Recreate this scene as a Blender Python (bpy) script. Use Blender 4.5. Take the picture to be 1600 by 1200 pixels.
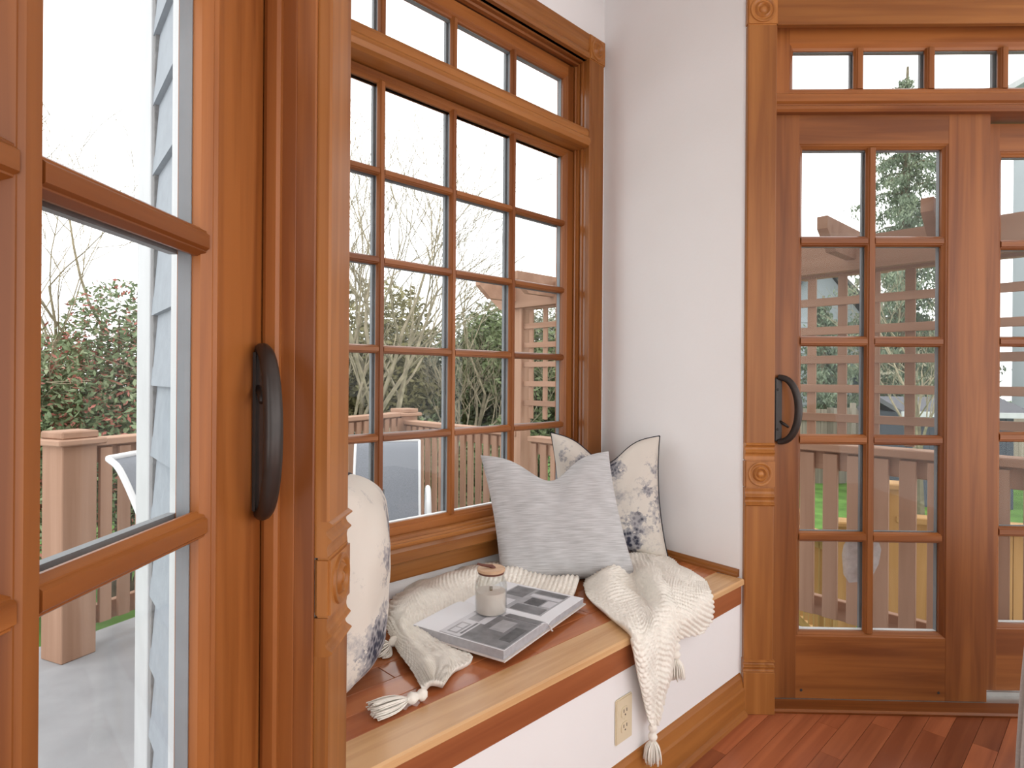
import bpy, bmesh, math, random
from mathutils import Vector, Matrix, noise

for o in list(bpy.data.objects): bpy.data.objects.remove(o)
scene = bpy.context.scene
C = scene.collection
R = math.radians
random.seed(7)

# ------------------------------------------------------------------ camera, sky, exposure
F = 955.0; CX = 800.0; CY = 591.0; ROLL = R(-0.4); H = 1.12      # focal length and principal point in pixels of 1600x1200
cam = bpy.data.objects.new('camera', bpy.data.cameras.new('camera'))
C.objects.link(cam)
cam.location = (0, 0, H); cam.rotation_euler = (math.pi/2, ROLL, 0)
cam.data.sensor_width = 36; cam.data.lens = 36*F/1600
cam.data.shift_y = (CY-600)/1600
cam.data.clip_start = 0.02
scene.camera = cam

world = bpy.data.worlds.new('overcast_sky'); scene.world = world; world.use_nodes = True
wn = world.node_tree.nodes; wl = world.node_tree.links
bg = wn['Background']; bg.inputs['Strength'].default_value = 2.45
tc = wn.new('ShaderNodeTexCoord'); nz = wn.new('ShaderNodeTexNoise'); cr = wn.new('ShaderNodeValToRGB')
nz.inputs['Scale'].default_value = 2.2; nz.inputs['Detail'].default_value = 4
cr.color_ramp.elements[0].position = .35; cr.color_ramp.elements[0].color = (.95, .96, .98, 1)
cr.color_ramp.elements[1].position = .6; cr.color_ramp.elements[1].color = (1, 1, 1, 1)
wl.new(tc.outputs['Generated'], nz.inputs['Vector']); wl.new(nz.outputs['Fac'], cr.inputs['Fac']); wl.new(cr.outputs['Color'], bg.inputs['Color'])
vs = scene.view_settings
scene.display_settings.display_device = 'sRGB'
vs.view_transform = 'Standard'; vs.look = 'None'; vs.gamma = 1; vs.use_curve_mapping = False
vs.exposure = 0.0

# ------------------------------------------------------------------ pixel helpers (a pixel gives a direction, the touched surface gives the distance)
def ray(px, py):
    u = (px-CX)/F; v = -(py-CY)/F; c, s = math.cos(ROLL), math.sin(ROLL)
    return Vector((u*c+v*s, 1.0, -u*s+v*c))
def at_z(px, py, z):
    d = ray(px, py); t = (z-H)/d.z
    return Vector((d.x*t, t, z))
def at_d(px, py, D):
    d = ray(px, py); return Vector((d.x*D, D, H+d.z*D))
class Frame:
    def __init__(s, ox, oy, ang):
        s.o = Vector((ox, oy, 0)); s.a = R(ang)
        s.x = Vector((math.cos(s.a), math.sin(s.a), 0)); s.y = Vector((-math.sin(s.a), math.cos(s.a), 0))
        s.m = Matrix.Translation(s.o) @ Matrix.Rotation(s.a, 4, 'Z'); s.mi = s.m.inverted()
    def w(s, x, y, z=0): return s.m @ Vector((x, y, z))
    def l(s, p): return s.mi @ Vector(p)
    def hit(s, px, py, off=0):
        d = ray(px, py); t = (off+s.o.dot(s.y))/Vector((d.x, d.y, 0)).dot(s.y)
        return s.l(Vector((d.x*t, t, H+d.z*t)))
W0 = Frame(-.288, .993, 88.5)     # wall with the sliding door on the left; local x away from camera, y outdoors
W1 = Frame(.784, 2.07, -1.5)      # wall with the sliding doors ahead
W2 = Frame(.381, 2.581, 44.7)     # window wall of the bay
SF = Frame(.784, 2.05, 44.7)      # front edge of the window seat
BL = Frame(-.91, 1.52, 128.5)     # outside face of the bay's left wall

# ------------------------------------------------------------------ materials
def new_mat(name):
    m = bpy.data.materials.new(name); m.use_nodes = True
    return m, m.node_tree.nodes, m.node_tree.links, m.node_tree.nodes['Principled BSDF']
def rgb(r, g, b):
    f = lambda c: (c/255/12.92) if c/255 <= .04045 else ((c/255+.055)/1.055)**2.4
    return (f(r), f(g), f(b), 1)
MATS = {}
def wood(name, c1, c2, axis, rough=.36, rnd=.14, scale=1.0, spec=.38):
    m, n, l, p = new_mat(name)
    t = n.new('ShaderNodeTexCoord'); oi = n.new('ShaderNodeObjectInfo')
    add = n.new('ShaderNodeVectorMath'); add.operation = 'ADD'
    mulr = n.new('ShaderNodeVectorMath'); mulr.operation = 'SCALE'; mulr.inputs[0].default_value = (7.1, 3.3, 5.7)
    l.new(oi.outputs['Random'], mulr.inputs['Scale']); l.new(t.outputs['Object'], add.inputs[0]); l.new(mulr.outputs[0], add.inputs[1])
    mp = n.new('ShaderNodeMapping'); s = [34*scale]*3; s['xyz'.index(axis)] = 1.6*scale; mp.inputs['Scale'].default_value = s
    l.new(add.outputs[0], mp.inputs['Vector'])
    n1 = n.new('ShaderNodeTexNoise'); n1.inputs['Scale'].default_value = 1.0; n1.inputs['Detail'].default_value = 5; n1.inputs['Distortion'].default_value = .6
    l.new(mp.outputs['Vector'], n1.inputs['Vector'])
    mp2 = n.new('ShaderNodeMapping'); s2 = [9*scale]*3; s2['xyz'.index(axis)] = .8*scale; mp2.inputs['Scale'].default_value = s2
    l.new(add.outputs[0], mp2.inputs['Vector'])
    n2 = n.new('ShaderNodeTexNoise'); n2.inputs['Scale'].default_value = 1.0; n2.inputs['Detail'].default_value = 2
    l.new(mp2.outputs['Vector'], n2.inputs['Vector'])
    mx = n.new('ShaderNodeMix'); mx.inputs['Factor'].default_value = .5; l.new(n1.outputs['Fac'], mx.inputs['A']); l.new(n2.outputs['Fac'], mx.inputs['B'])
    r = n.new('ShaderNodeValToRGB'); r.color_ramp.elements[0].position = .40; r.color_ramp.elements[0].color = c1
    r.color_ramp.elements[1].position = .60; r.color_ramp.elements[1].color = c2
    l.new(mx.outputs['Result'], r.inputs['Fac'])
    hs = n.new('ShaderNodeHueSaturation')
    mr = n.new('ShaderNodeMapRange'); mr.inputs['To Min'].default_value = 1-rnd; mr.inputs['To Max'].default_value = 1+rnd
    l.new(oi.outputs['Random'], mr.inputs['Value']); l.new(mr.outputs['Result'], hs.inputs['Value']); l.new(r.outputs['Color'], hs.inputs['Color'])
    l.new(hs.outputs['Color'], p.inputs['Base Color'])
    p.inputs['Roughness'].default_value = rough; p.inputs['Specular IOR Level'].default_value = spec
    bp = n.new('ShaderNodeBump'); bp.inputs['Strength'].default_value = .06; bp.inputs['Distance'].default_value = .004
    l.new(n1.outputs['Fac'], bp.inputs['Height']); l.new(bp.outputs['Normal'], p.inputs['Normal'])
    MATS[name] = m; return m
fir1, fir2 = (.185, .054, .011, 1), (.32, .110, .026, 1)
for a in 'xyz': wood('fir_'+a, fir1, fir2, a)
trm1, trm2 = (.25, .083, .016, 1), (.385, .148, .034, 1)
for a in 'xyz': wood('trim_'+a, trm1, trm2, a, rough=.38)
wood('fir_gloss', (.21, .065, .014, 1), (.34, .125, .032, 1), 'z', rough=.2, spec=.6)
wood('rosette', (.31, .112, .023, 1), (.44, .175, .043, 1), 'z', rough=.36, rnd=.04)
wood('seat_plank', (.34, .10, .034, 1), (.50, .175, .062, 1), 'x', rough=.13, rnd=.2, spec=.55)
wood('seat_nosing', (.50, .27, .115, 1), (.70, .43, .21, 1), 'x', rough=.26, rnd=.02, spec=.5)
wood('seat_fascia', (.26, .075, .026, 1), (.36, .115, .040, 1), 'x', rough=.35, rnd=.02)
wood('floor_plank', (.28, .080, .032, 1), (.43, .14, .058, 1), 'x', rough=.3, rnd=.28)
for a in 'xz': wood('cedar_'+a, (.33, .192, .128, 1), (.43, .265, .185, 1), a, rough=.75, rnd=.1, scale=.5, spec=.2)
for a in 'xz': wood('fresh_cedar_'+a, (.33, .18, .065, 1), (.44, .26, .105, 1), a, rough=.7, rnd=.1, scale=.5, spec=.2)
wood('dark_deck_x', (.07, .05, .04, 1), (.12, .09, .07, 1), 'x', rough=.8, scale=.5, spec=.2)
wood('grey_fence_z', (.20, .165, .13, 1), (.30, .26, .21, 1), 'z', rough=.85, rnd=.2, scale=.4, spec=.1)
wood('lid_wood', (.56, .36, .22, 1), (.68, .46, .30, 1), 'x', rough=.5, rnd=.02, scale=2)
def plain(name, col, rough=.6, spec=.3, metal=0, nscale=0, namt=.1, bump=0, bscale=200):
    m, n, l, p = new_mat(name)
    p.inputs['Base Color'].default_value = col; p.inputs['Roughness'].default_value = rough
    p.inputs['Specular IOR Level'].default_value = spec; p.inputs['Metallic'].default_value = metal
    t = n.new('ShaderNodeTexCoord')
    nn = n.new('ShaderNodeTexNoise'); nn.inputs['Scale'].default_value = nscale or 12; nn.inputs['Detail'].default_value = 4
    l.new(t.outputs['Object'], nn.inputs['Vector'])
    r = n.new('ShaderNodeValToRGB'); a = namt
    r.color_ramp.elements[0].position = .3; r.color_ramp.elements[0].color = tuple(c*(1-a) for c in col[:3])+(1,)
    r.color_ramp.elements[1].position = .7; r.color_ramp.elements[1].color = tuple(min(1, c*(1+a)) for c in col[:3])+(1,)
    l.new(nn.outputs['Fac'], r.inputs['Fac']); l.new(r.outputs['Color'], p.inputs['Base Color'])
    if bump:
        nb = n.new('ShaderNodeTexNoise'); nb.inputs['Scale'].default_value = bscale; l.new(t.outputs['Object'], nb.inputs['Vector'])
        b = n.new('ShaderNodeBump'); b.inputs['Strength'].default_value = bump; b.inputs['Distance'].default_value = .002
        l.new(nb.outputs['Fac'], b.inputs['Height']); l.new(b.outputs['Normal'], p.inputs['Normal'])
    MATS[name] = m; return m
plain('wall_paint', (.86, .85, .845, 1), .55, .25, nscale=3, namt=.012, bump=.15, bscale=90)
plain('ceiling_paint', (.82, .81, .80, 1), .7, .2, namt=.01)
plain('bronze', (.040, .031, .027, 1), .36, .5, .35, 40, .12)
plain('screw', (.05, .045, .04, 1), .4, .5, .6)
plain('spacer_grey', (.20, .215, .23, 1), .5, .4)
plain('spacer_white', (.74, .75, .76, 1), .5, .4)
plain('aluminium', (.42, .41, .39, 1), .38, .5, .7)
plain('siding_paint', (.285, .315, .35, 1), .7, .2, nscale=30, namt=.06, bump=.6, bscale=60)
plain('white_trim', (.50, .51, .52, 1), .6, .25, nscale=8, namt=.05)
plain('caulk_grey', (.22, .22, .22, 1), .9, .1, nscale=40, namt=.4)
plain('plate_almond', (.72, .62, .44, 1), .35, .4, namt=.02)
plain('slot_dark', (.05, .04, .035, 1), .6, .2)
plain('deck_membrane', (.30, .30, .31, 1), .75, .25, nscale=5, namt=.12)
plain('white_metal', (.78, .79, .80, 1), .35, .45, namt=.02)
plain('sling_grey', (.245, .26, .29, 1), .8, .15, nscale=150, namt=.12)
plain('table_frame', (.13, .13, .135, 1), .4, .5, namt=.1)
plain('table_glass', (.25, .27, .29, 1), .08, .6, namt=.05)
plain('candle_wax', (.72, .64, .58, 1), .5, .35, namt=.02)
plain('wick', (.16, .11, .05, 1), .8, .1)
plain('leather_tab', (.15, .052, .034, 1), .45, .4, namt=.1)
plain('page_paper', (.80, .81, .84, 1), .55, .3, nscale=5, namt=.01)
plain('page_edge', (.42, .41, .43, 1), .8, .1, nscale=60, namt=.1)
plain('book_cover', (.66, .60, .56, 1), .6, .2, namt=.03)
plain('piping_navy', (.018, .021, .032, 1), .7, .2)
plain('chair_fabric', (.38, .355, .33, 1), .85, .15, nscale=200, namt=.06)
plain('nailhead', (.10, .085, .07, 1), .4, .5, .7)
plain('chair_leg', (.10, .05, .03, 1), .45, .3)
plain('yarn', (.88, .84, .76, 1), .85, .15, nscale=60, namt=.06)
plain('bark', (.17, .145, .10, 1), .9, .1, nscale=14, namt=.3)
plain('bark_twig', (.29, .25, .175, 1), .9, .1, nscale=14, namt=.3)
plain('bark_dark', (.11, .085, .065, 1), .9, .1, nscale=14, namt=.3)
plain('grass', (.10, .19, .045, 1), .9, .1, nscale=3, namt=.3)
plain('house_white', (.42, .455, .49, 1), .7, .2, nscale=2, namt=.03)
plain('house_cream', (.52, .47, .36, 1), .7, .2, nscale=2, namt=.03)
plain('roof_grey', (.12, .12, .13, 1), .9, .1, nscale=20, namt=.25)
plain('roof_brown', (.15, .12, .09, 1), .9, .1, nscale=20, namt=.25)
plain('shed_blue', (.075, .082, .105, 1), .8, .15, nscale=6, namt=.1)
plain('window_dark', (.06, .075, .09, 1), .15, .5)
plain('plastic_bag', (.62, .63, .66, 1), .3, .4)
def leaf_mat(name, cols, trans=.25):
    m, n, l, p = new_mat(name)
    t = n.new('ShaderNodeTexCoord'); nn = n.new('ShaderNodeTexNoise'); nn.inputs['Scale'].default_value = 2.3; nn.inputs['Detail'].default_value = 6
    nn.inputs['Roughness'].default_value = .75
    l.new(t.outputs['Object'], nn.inputs['Vector'])
    r = n.new('ShaderNodeValToRGB')
    while len(r.color_ramp.elements) < len(cols): r.color_ramp.elements.new(.5)
    for i, c in enumerate(cols):
        r.color_ramp.elements[i].position = .3+.4*i/(len(cols)-1); r.color_ramp.elements[i].color = c
    l.new(nn.outputs['Fac'], r.inputs['Fac']); l.new(r.outputs['Color'], p.inputs['Base Color'])
    p.inputs['Roughness'].default_value = .6; p.inputs['Specular IOR Level'].default_value = .2
    MATS[name] = m
leaf_mat('leaf_green', [(.085, .12, .05, 1), (.17, .215, .10, 1), (.29, .33, .19, 1)])
leaf_mat('leaf_olive', [(.12, .11, .045, 1), (.22, .20, .09, 1), (.33, .29, .16, 1)])
leaf_mat('leaf_pale', [(.15, .155, .105, 1), (.25, .26, .19, 1), (.36, .36, .29, 1)])
leaf_mat('leaf_conifer', [(.10, .135, .09, 1), (.17, .215, .145, 1), (.27, .30, .19, 1)])
leaf_mat('leaf_red', [(.30, .10, .08, 1), (.42, .15, .12, 1), (.50, .27, .21, 1)])
leaf_mat('leaf_mixed', [(.10, .15, .075, 1), (.20, .26, .14, 1), (.33, .36, .23, 1)])

def two_sided(n, l, fr, ior):
    # the Fresnel node inverts its index on back faces; undo that so that thin glass reflects alike from both sides
    g = n.new('ShaderNodeNewGeometry'); mr = n.new('ShaderNodeMapRange'); mr.inputs['To Min'].default_value = ior; mr.inputs['To Max'].default_value = 1/ior
    l.new(g.outputs['Backfacing'], mr.inputs['Value']); l.new(mr.outputs['Result'], fr.inputs['IOR'])
def glass_mat():
    m, n, l, p = new_mat('clear_glass'); n.remove(p)
    out = n['Material Output']; tr = n.new('ShaderNodeBsdfTransparent'); gl = n.new('ShaderNodeBsdfGlossy'); mx = n.new('ShaderNodeMixShader'); fr = n.new('ShaderNodeFresnel')
    tr.inputs['Color'].default_value = (.985, .99, .985, 1); gl.inputs['Roughness'].default_value = 0.0; fr.inputs['IOR'].default_value = 1.33
    two_sided(n, l, fr, 1.22); l.new(fr.outputs[0], mx.inputs[0]); l.new(tr.outputs[0], mx.inputs[1]); l.new(gl.outputs[0], mx.inputs[2]); l.new(mx.outputs[0], out.inputs['Surface'])
    MATS['glass'] = m
glass_mat()
def jar_glass():
    m, n, l, p = new_mat('jar_glass'); n.remove(p)
    out = n['Material Output']; tr = n.new('ShaderNodeBsdfTransparent'); gl = n.new('ShaderNodeBsdfGlossy'); mx = n.new('ShaderNodeMixShader'); fr = n.new('ShaderNodeFresnel')
    tr.inputs['Color'].default_value = (.95, .955, .95, 1); gl.inputs['Roughness'].default_value = .02; fr.inputs['IOR'].default_value = 1.5
    two_sided(n, l, fr, 1.45); l.new(fr.outputs[0], mx.inputs[0]); l.new(tr.outputs[0], mx.inputs[1]); l.new(gl.outputs[0], mx.inputs[2]); l.new(mx.outputs[0], out.inputs['Surface'])
    MATS['jar_glass'] = m
jar_glass()
def linen():
    m, n, l, p = new_mat('linen_grey')
    t = n.new('ShaderNodeTexCoord'); mp = n.new('ShaderNodeMapping'); mp.inputs['Scale'].default_value = (16, 16, 420)
    l.new(t.outputs['Object'], mp.inputs['Vector'])
    nn = n.new('ShaderNodeTexNoise'); nn.inputs['Scale'].default_value = 1; nn.inputs['Detail'].default_value = 4; l.new(mp.outputs['Vector'], nn.inputs['Vector'])
    r = n.new('ShaderNodeValToRGB'); r.color_ramp.elements[0].position = .34; r.color_ramp.elements[0].color = (.42, .415, .415, 1)
    r.color_ramp.elements[1].position = .64; r.color_ramp.elements[1].color = (.60, .595, .60, 1)
    l.new(nn.outputs['Fac'], r.inputs['Fac']); l.new(r.outputs['Color'], p.inputs['Base Color'])
    p.inputs['Roughness'].default_value = .85; p.inputs['Specular IOR Level'].default_value = .12
    p.inputs['Sheen Weight'].default_value = .15
    b = n.new('ShaderNodeBump'); b.inputs['Strength'].default_value = .15; b.inputs['Distance'].default_value = .0015
    l.new(nn.outputs['Fac'], b.inputs['Height']); l.new(b.outputs['Normal'], p.inputs['Normal'])
    MATS['linen_grey'] = m
linen()
def toile(name, blobs, seed):
    # cream cloth printed with clusters of navy-grey flowers (blobs: x, z, radius, darkness in pillow coordinates)
    m, n, l, p = new_mat(name)
    t = n.new('ShaderNodeTexCoord'); sx = n.new('ShaderNodeSeparateXYZ'); l.new(t.outputs['Object'], sx.inputs[0])
    nd = n.new('ShaderNodeTexNoise'); nd.inputs['Scale'].default_value = 42; nd.inputs['Detail'].default_value = 5; nd.inputs['Roughness'].default_value = .7
    l.new(t.outputs['Object'], nd.inputs['Vector'])
    flat = n.new('ShaderNodeCombineXYZ'); l.new(sx.outputs['X'], flat.inputs['X']); l.new(sx.outputs['Z'], flat.inputs['Z'])
    acc = None
    for (bx, bz, br, dk) in blobs:
        d = n.new('ShaderNodeVectorMath'); d.operation = 'DISTANCE'; d.inputs[1].default_value = (bx, 0, bz); l.new(flat.outputs[0], d.inputs[0])
        f = n.new('ShaderNodeMapRange'); f.inputs['From Min'].default_value = br*1.25; f.inputs['From Max'].default_value = br*.2
        f.inputs['To Min'].default_value = 0; f.inputs['To Max'].default_value = dk; l.new(d.outputs['Value'], f.inputs['Value'])
        if acc is None: acc = f.outputs['Result']
        else:
            mm = n.new('ShaderNodeMath'); mm.operation = 'MAXIMUM'; l.new(acc, mm.inputs[0]); l.new(f.outputs['Result'], mm.inputs[1]); acc = mm.outputs[0]
    # petal shaped break-up
    vo = n.new('ShaderNodeTexVoronoi'); vo.inputs['Scale'].default_value = 75; l.new(t.outputs['Object'], vo.inputs['Vector'])
    cen = n.new('ShaderNodeMath'); cen.operation = 'MULTIPLY_ADD'; cen.inputs[1].default_value = 2.2; cen.inputs[2].default_value = -1.1; l.new(nd.outputs['Fac'], cen.inputs[0])
    sm = n.new('ShaderNodeMath'); sm.operation = 'ADD'; l.new(acc, sm.inputs[0]); l.new(cen.outputs[0], sm.inputs[1])
    th = n.new('ShaderNodeMapRange'); th.inputs['From Min'].default_value = .22; th.inputs['From Max'].default_value = .32; l.new(sm.outputs[0], th.inputs['Value'])
    dk_ = n.new('ShaderNodeMath'); dk_.operation = 'MULTIPLY_ADD'; dk_.inputs[1].default_value = 1.0; dk_.inputs[2].default_value = .12; dk_.use_clamp = True; l.new(acc, dk_.inputs[0])
    has = n.new('ShaderNodeMath'); has.operation = 'GREATER_THAN'; has.inputs[1].default_value = .02; l.new(acc, has.inputs[0])
    s0 = n.new('ShaderNodeMath'); s0.operation = 'MULTIPLY'; l.new(dk_.outputs[0], s0.inputs[0]); l.new(has.outputs[0], s0.inputs[1])
    s1 = n.new('ShaderNodeMath'); s1.operation = 'MULTIPLY'; l.new(s0.outputs[0], s1.inputs[0])
    pe = n.new('ShaderNodeMapRange'); pe.inputs['From Min'].default_value = .15; pe.inputs['From Max'].default_value = .75; pe.inputs['To Min'].default_value = 1.0; pe.inputs['To Max'].default_value = .35; l.new(vo.outputs['Distance'], pe.inputs['Value'])
    pm = n.new('ShaderNodeMath'); pm.operation = 'MULTIPLY'; l.new(th.outputs['Result'], pm.inputs[0]); l.new(pe.outputs['Result'], pm.inputs[1]); l.new(pm.outputs[0], s1.inputs[1])
    # faint wash of grey shapes everywhere
    nl = n.new('ShaderNodeTexNoise'); nl.inputs['Scale'].default_value = 9; nl.inputs['Detail'].default_value = 6; nl.inputs['Roughness'].default_value = .75; nl.noise_dimensions = '4D'; nl.inputs['W'].default_value = seed
    l.new(t.outputs['Object'], nl.inputs['Vector'])
    w = n.new('ShaderNodeMapRange'); w.inputs['From Min'].default_value = .56; w.inputs['From Max'].default_value = .70; w.inputs['To Max'].default_value = .32; l.new(nl.outputs['Fac'], w.inputs['Value'])
    tot = n.new('ShaderNodeMath'); tot.operation = 'MAXIMUM'; l.new(s1.outputs[0], tot.inputs[0]); l.new(w.outputs['Result'], tot.inputs[1])
    r = n.new('ShaderNodeValToRGB'); r.color_ramp.elements[0].position = 0; r.color_ramp.elements[0].color = (.72, .67, .60, 1)
    r.color_ramp.elements[1].position = .66; r.color_ramp.elements[1].color = (.035, .038, .065, 1)
    e = r.color_ramp.elements.new(.3); e.color = (.36, .35, .365, 1)
    l.new(tot.outputs[0], r.inputs['Fac']); l.new(r.outputs['Color'], p.inputs['Base Color'])
    p.inputs['Roughness'].default_value = .6; p.inputs['Specular IOR Level'].default_value = .25
    b = n.new('ShaderNodeBump'); b.inputs['Strength'].default_value = .08; b.inputs['Distance'].default_value = .001
    nb = n.new('ShaderNodeTexNoise'); nb.inputs['Scale'].default_value = 500; l.new(t.outputs['Object'], nb.inputs['Vector'])
    l.new(nb.outputs['Fac'], b.inputs['Height']); l.new(b.outputs['Normal'], p.inputs['Normal'])
    MATS[name] = m
toile('toile_back', [(.07, .07, .05, 1), (.02, .03, .05, 1), (.10, .155, .035, .75), (.10, .115, .035, .55), (.19, .215, .05, .7), (.13, .26, .045, .4),
                     (-.11, .355, .03, .6), (-.12, .33, .05, .5), (-.17, .37, .05, .3), (.0, .33, .05, .8), (.16, .33, .05, .3), (.17, .15, .06, .3), (.05, .12, .05, .35)], 1.3)
toile('toile_left', [(-.13, .10, .07, 1), (-.05, .09, .05, .9), (-.10, .27, .06, .55), (.03, .33, .07, .6), (-.10, .14, .06, .5), (.12, .25, .05, .4), (0, .17, .05, .25)], 4.1)
def print_mat(name, lo, hi, sc):
    m, n, l, p = new_mat(name)
    t = n.new('ShaderNodeTexCoord'); v = n.new('ShaderNodeTexNoise'); v.inputs['Scale'].default_value = sc; v.inputs['Detail'].default_value = 3
    l.new(t.outputs['Object'], v.inputs['Vector']); r = n.new('ShaderNodeValToRGB')
    r.color_ramp.elements[0].position = .35; r.color_ramp.elements[0].color = (lo, lo, lo*1.06, 1); r.color_ramp.elements[1].position = .65; r.color_ramp.elements[1].color = (hi, hi, hi*1.05, 1)
    l.new(v.outputs['Fac'], r.inputs['Fac']); l.new(r.outputs['Color'], p.inputs['Base Color']); p.inputs['Roughness'].default_value = .45
    MATS[name] = m
print_mat('print_dark', .13, .22, 30); print_mat('print_mid', .30, .42, 25); print_mat('print_light', .55, .68, 20); print_mat('print_black', .05, .10, 40)

# ------------------------------------------------------------------ mesh helpers
def box(bm, x0, x1, y0, y1, z0, z1, bev=0, seg=1):
    t = bmesh.new()
    v = [t.verts.new((x, y, z)) for z in (z0, z1) for y in (y0, y1) for x in (x0, x1)]
    for f in ((0, 2, 3, 1), (4, 5, 7, 6), (0, 1, 5, 4), (2, 6, 7, 3), (0, 4, 6, 2), (1, 3, 7, 5)): t.faces.new([v[i] for i in f])
    if bev: bmesh.ops.bevel(t, geom=list(t.edges), offset=bev, segments=seg, affect='EDGES')
    merge(bm, t)
def merge(bm, t, mat=None):
    me = bpy.data.meshes.new('tmp'); t.to_mesh(me); t.free()
    if mat is not None: me.transform(mat)
    bm.from_mesh(me); bpy.data.meshes.remove(me)
def extr(bm, prof, axis, a, b):
    # profile points (p, q): axis z -> (x, y); axis x -> (z, y); axis y -> (x, z)
    def P(p, q, t): return {'z': (p, q, t), 'x': (t, q, p), 'y': (p, t, q)}[axis]
    lo = [bm.verts.new(P(p, q, a)) for p, q in prof]; hi = [bm.verts.new(P(p, q, b)) for p, q in prof]
    n = len(prof); fs = [bm.faces.new(lo), bm.faces.new(hi[::-1])]
    for i in range(n): fs.append(bm.faces.new((lo[i], hi[i], hi[(i+1) % n], lo[(i+1) % n])))
    bmesh.ops.recalc_face_normals(bm, faces=fs)
def lathe(bm, prof, seg=32, mat=None, close=False):
    t = bmesh.new(); rings = []
    for r, z in prof:
        rings.append([t.verts.new((r*math.cos(2*math.pi*i/seg), r*math.sin(2*math.pi*i/seg), z)) for i in range(seg)] if r > 1e-6 else [t.verts.new((0, 0, z))])
    for A, B in zip(rings, rings[1:]):
        for i in range(seg):
            j = (i+1) % seg
            if len(A) == 1 and len(B) == 1: continue
            if len(A) == 1: t.faces.new((A[0], B[j], B[i]))
            elif len(B) == 1: t.faces.new((A[i], A[j], B[0]))
            else: t.faces.new((A[i], A[j], B[j], B[i]))
    bmesh.ops.recalc_face_normals(t, faces=list(t.faces)); merge(bm, t, mat)
def tube(bm, pts, rad, seg=8, caps=True):
    pts = [Vector(p) for p in pts]; n = len(pts); rings = []
    rads = rad if isinstance(rad, (list, tuple)) else [rad]*n
    up = None
    for i, p in enumerate(pts):
        d = (pts[min(i+1, n-1)]-pts[max(i-1, 0)]).normalized()
        if up is None: up = Vector((0, 0, 1)) if abs(d.z) < .9 else Vector((1, 0, 0))
        s = d.cross(up).normalized(); up = s.cross(d).normalized()
        rings.append([bm.verts.new(p+(s*math.cos(2*math.pi*k/seg)+up*math.sin(2*math.pi*k/seg))*rads[i]) for k in range(seg)])
    for A, B in zip(rings, rings[1:]):
        for k in range(seg): bm.faces.new((A[k], A[(k+1) % seg], B[(k+1) % seg], B[k]))
    if caps: bm.faces.new(rings[0][::-1]); bm.faces.new(rings[-1])
def prism(bm, poly, z0, z1):
    lo = [bm.verts.new((p[0], p[1], z0)) for p in poly]; hi = [bm.verts.new((p[0], p[1], z1)) for p in poly]
    n = len(poly); fs = [bm.faces.new(lo[::-1]), bm.faces.new(hi)]
    for i in range(n): fs.append(bm.faces.new((lo[i], lo[(i+1) % n], hi[(i+1) % n], hi[i])))
    bmesh.ops.recalc_face_normals(bm, faces=fs)
def catmull(pts, n):
    pts = [Vector(p) for p in pts]; P = [2*pts[0]-pts[1]]+pts+[2*pts[-1]-pts[-2]]; out = []; m = len(pts)-1
    for i in range(n+1):
        t = i/n*m; k = min(int(t), m-1); t -= k; a, b, c, d = P[k:k+4]
        out.append(.5*((2*b)+(c-a)*t+(2*a-5*b+4*c-d)*t*t+(3*b-a-3*c+d)*t**3))
    return out
def link(o): C.objects.link(o); return o
def obj(name, bm, mat, parent=None, smooth=False, auto=None):
    me = bpy.data.meshes.new(name); bm.to_mesh(me); bm.free()
    if smooth: me.shade_smooth()
    if auto is not None: me.set_sharp_from_angle(angle=R(auto)) if smooth else None
    me.materials.append(MATS[mat] if isinstance(mat, str) else mat)
    o = link(bpy.data.objects.new(name, me))
    if parent is not None: o.parent = parent
    return o
def clone(src, parent, loc):
    o = link(src.copy()); o.parent = parent; o.location = loc; return o
def tag(o, label=None, cat=None, group=None, kind=None):
    if label: o['label'] = label
    if cat: o['category'] = cat
    if group: o['group'] = group
    if kind: o['kind'] = kind
    return o
def thing(name, label, cat, fr=None, loc=None, rz=0, group=None, kind=None):
    o = link(bpy.data.objects.new(name, None)); o.empty_display_size = .1
    if fr is not None: o.location = fr.o; o.rotation_euler = (0, 0, fr.a)
    if loc is not None: o.location = loc; o.rotation_euler = (0, 0, rz)
    return tag(o, label, cat, group, kind)
def BX(name, mat, parent, *a, bev=.0015):
    bm = bmesh.new(); box(bm, *a, bev=bev); return obj(name, bm, mat, parent)
def EX(name, mat, parent, prof, axis, a, b):
    bm = bmesh.new(); extr(bm, prof, axis, a, b); return obj(name, bm, mat, parent)

# ------------------------------------------------------------------ joinery profiles (p across, q depth; q grows to the outdoors)
def stile_prof(p0, p1, yf, th, side):
    # flat board p0..p1 with a moulded sticking on the side +1 (p1) / -1 (p0) / 0 both
    st = [(0, 0), (.004, .0035), (.006, .0035), (.011, .009), (.016, .013), (.016, th)]
    pts = []
    if side in (1, 0):
        right = [(p1+a, yf+b) for a, b in st]
    else: right = [(p1, yf), (p1, yf+th)]
    if side in (-1, 0):
        left = [(p0-a, yf+b) for a, b in st][::-1]
    else: left = [(p0, yf+th), (p0, yf)]
    return left+right
def muntin_prof(c, yf, w=.0265, gd=.017):
    h = w/2; q = [(-h*.45, 0), (h*.45, 0), (h*.62, .004), (h*.72, .004), (h, .013), (h, gd), (-h, gd), (-h, .013), (-h*.72, .004), (-h*.62, .004)]
    return [(c+a, yf+b) for a, b in q]
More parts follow.
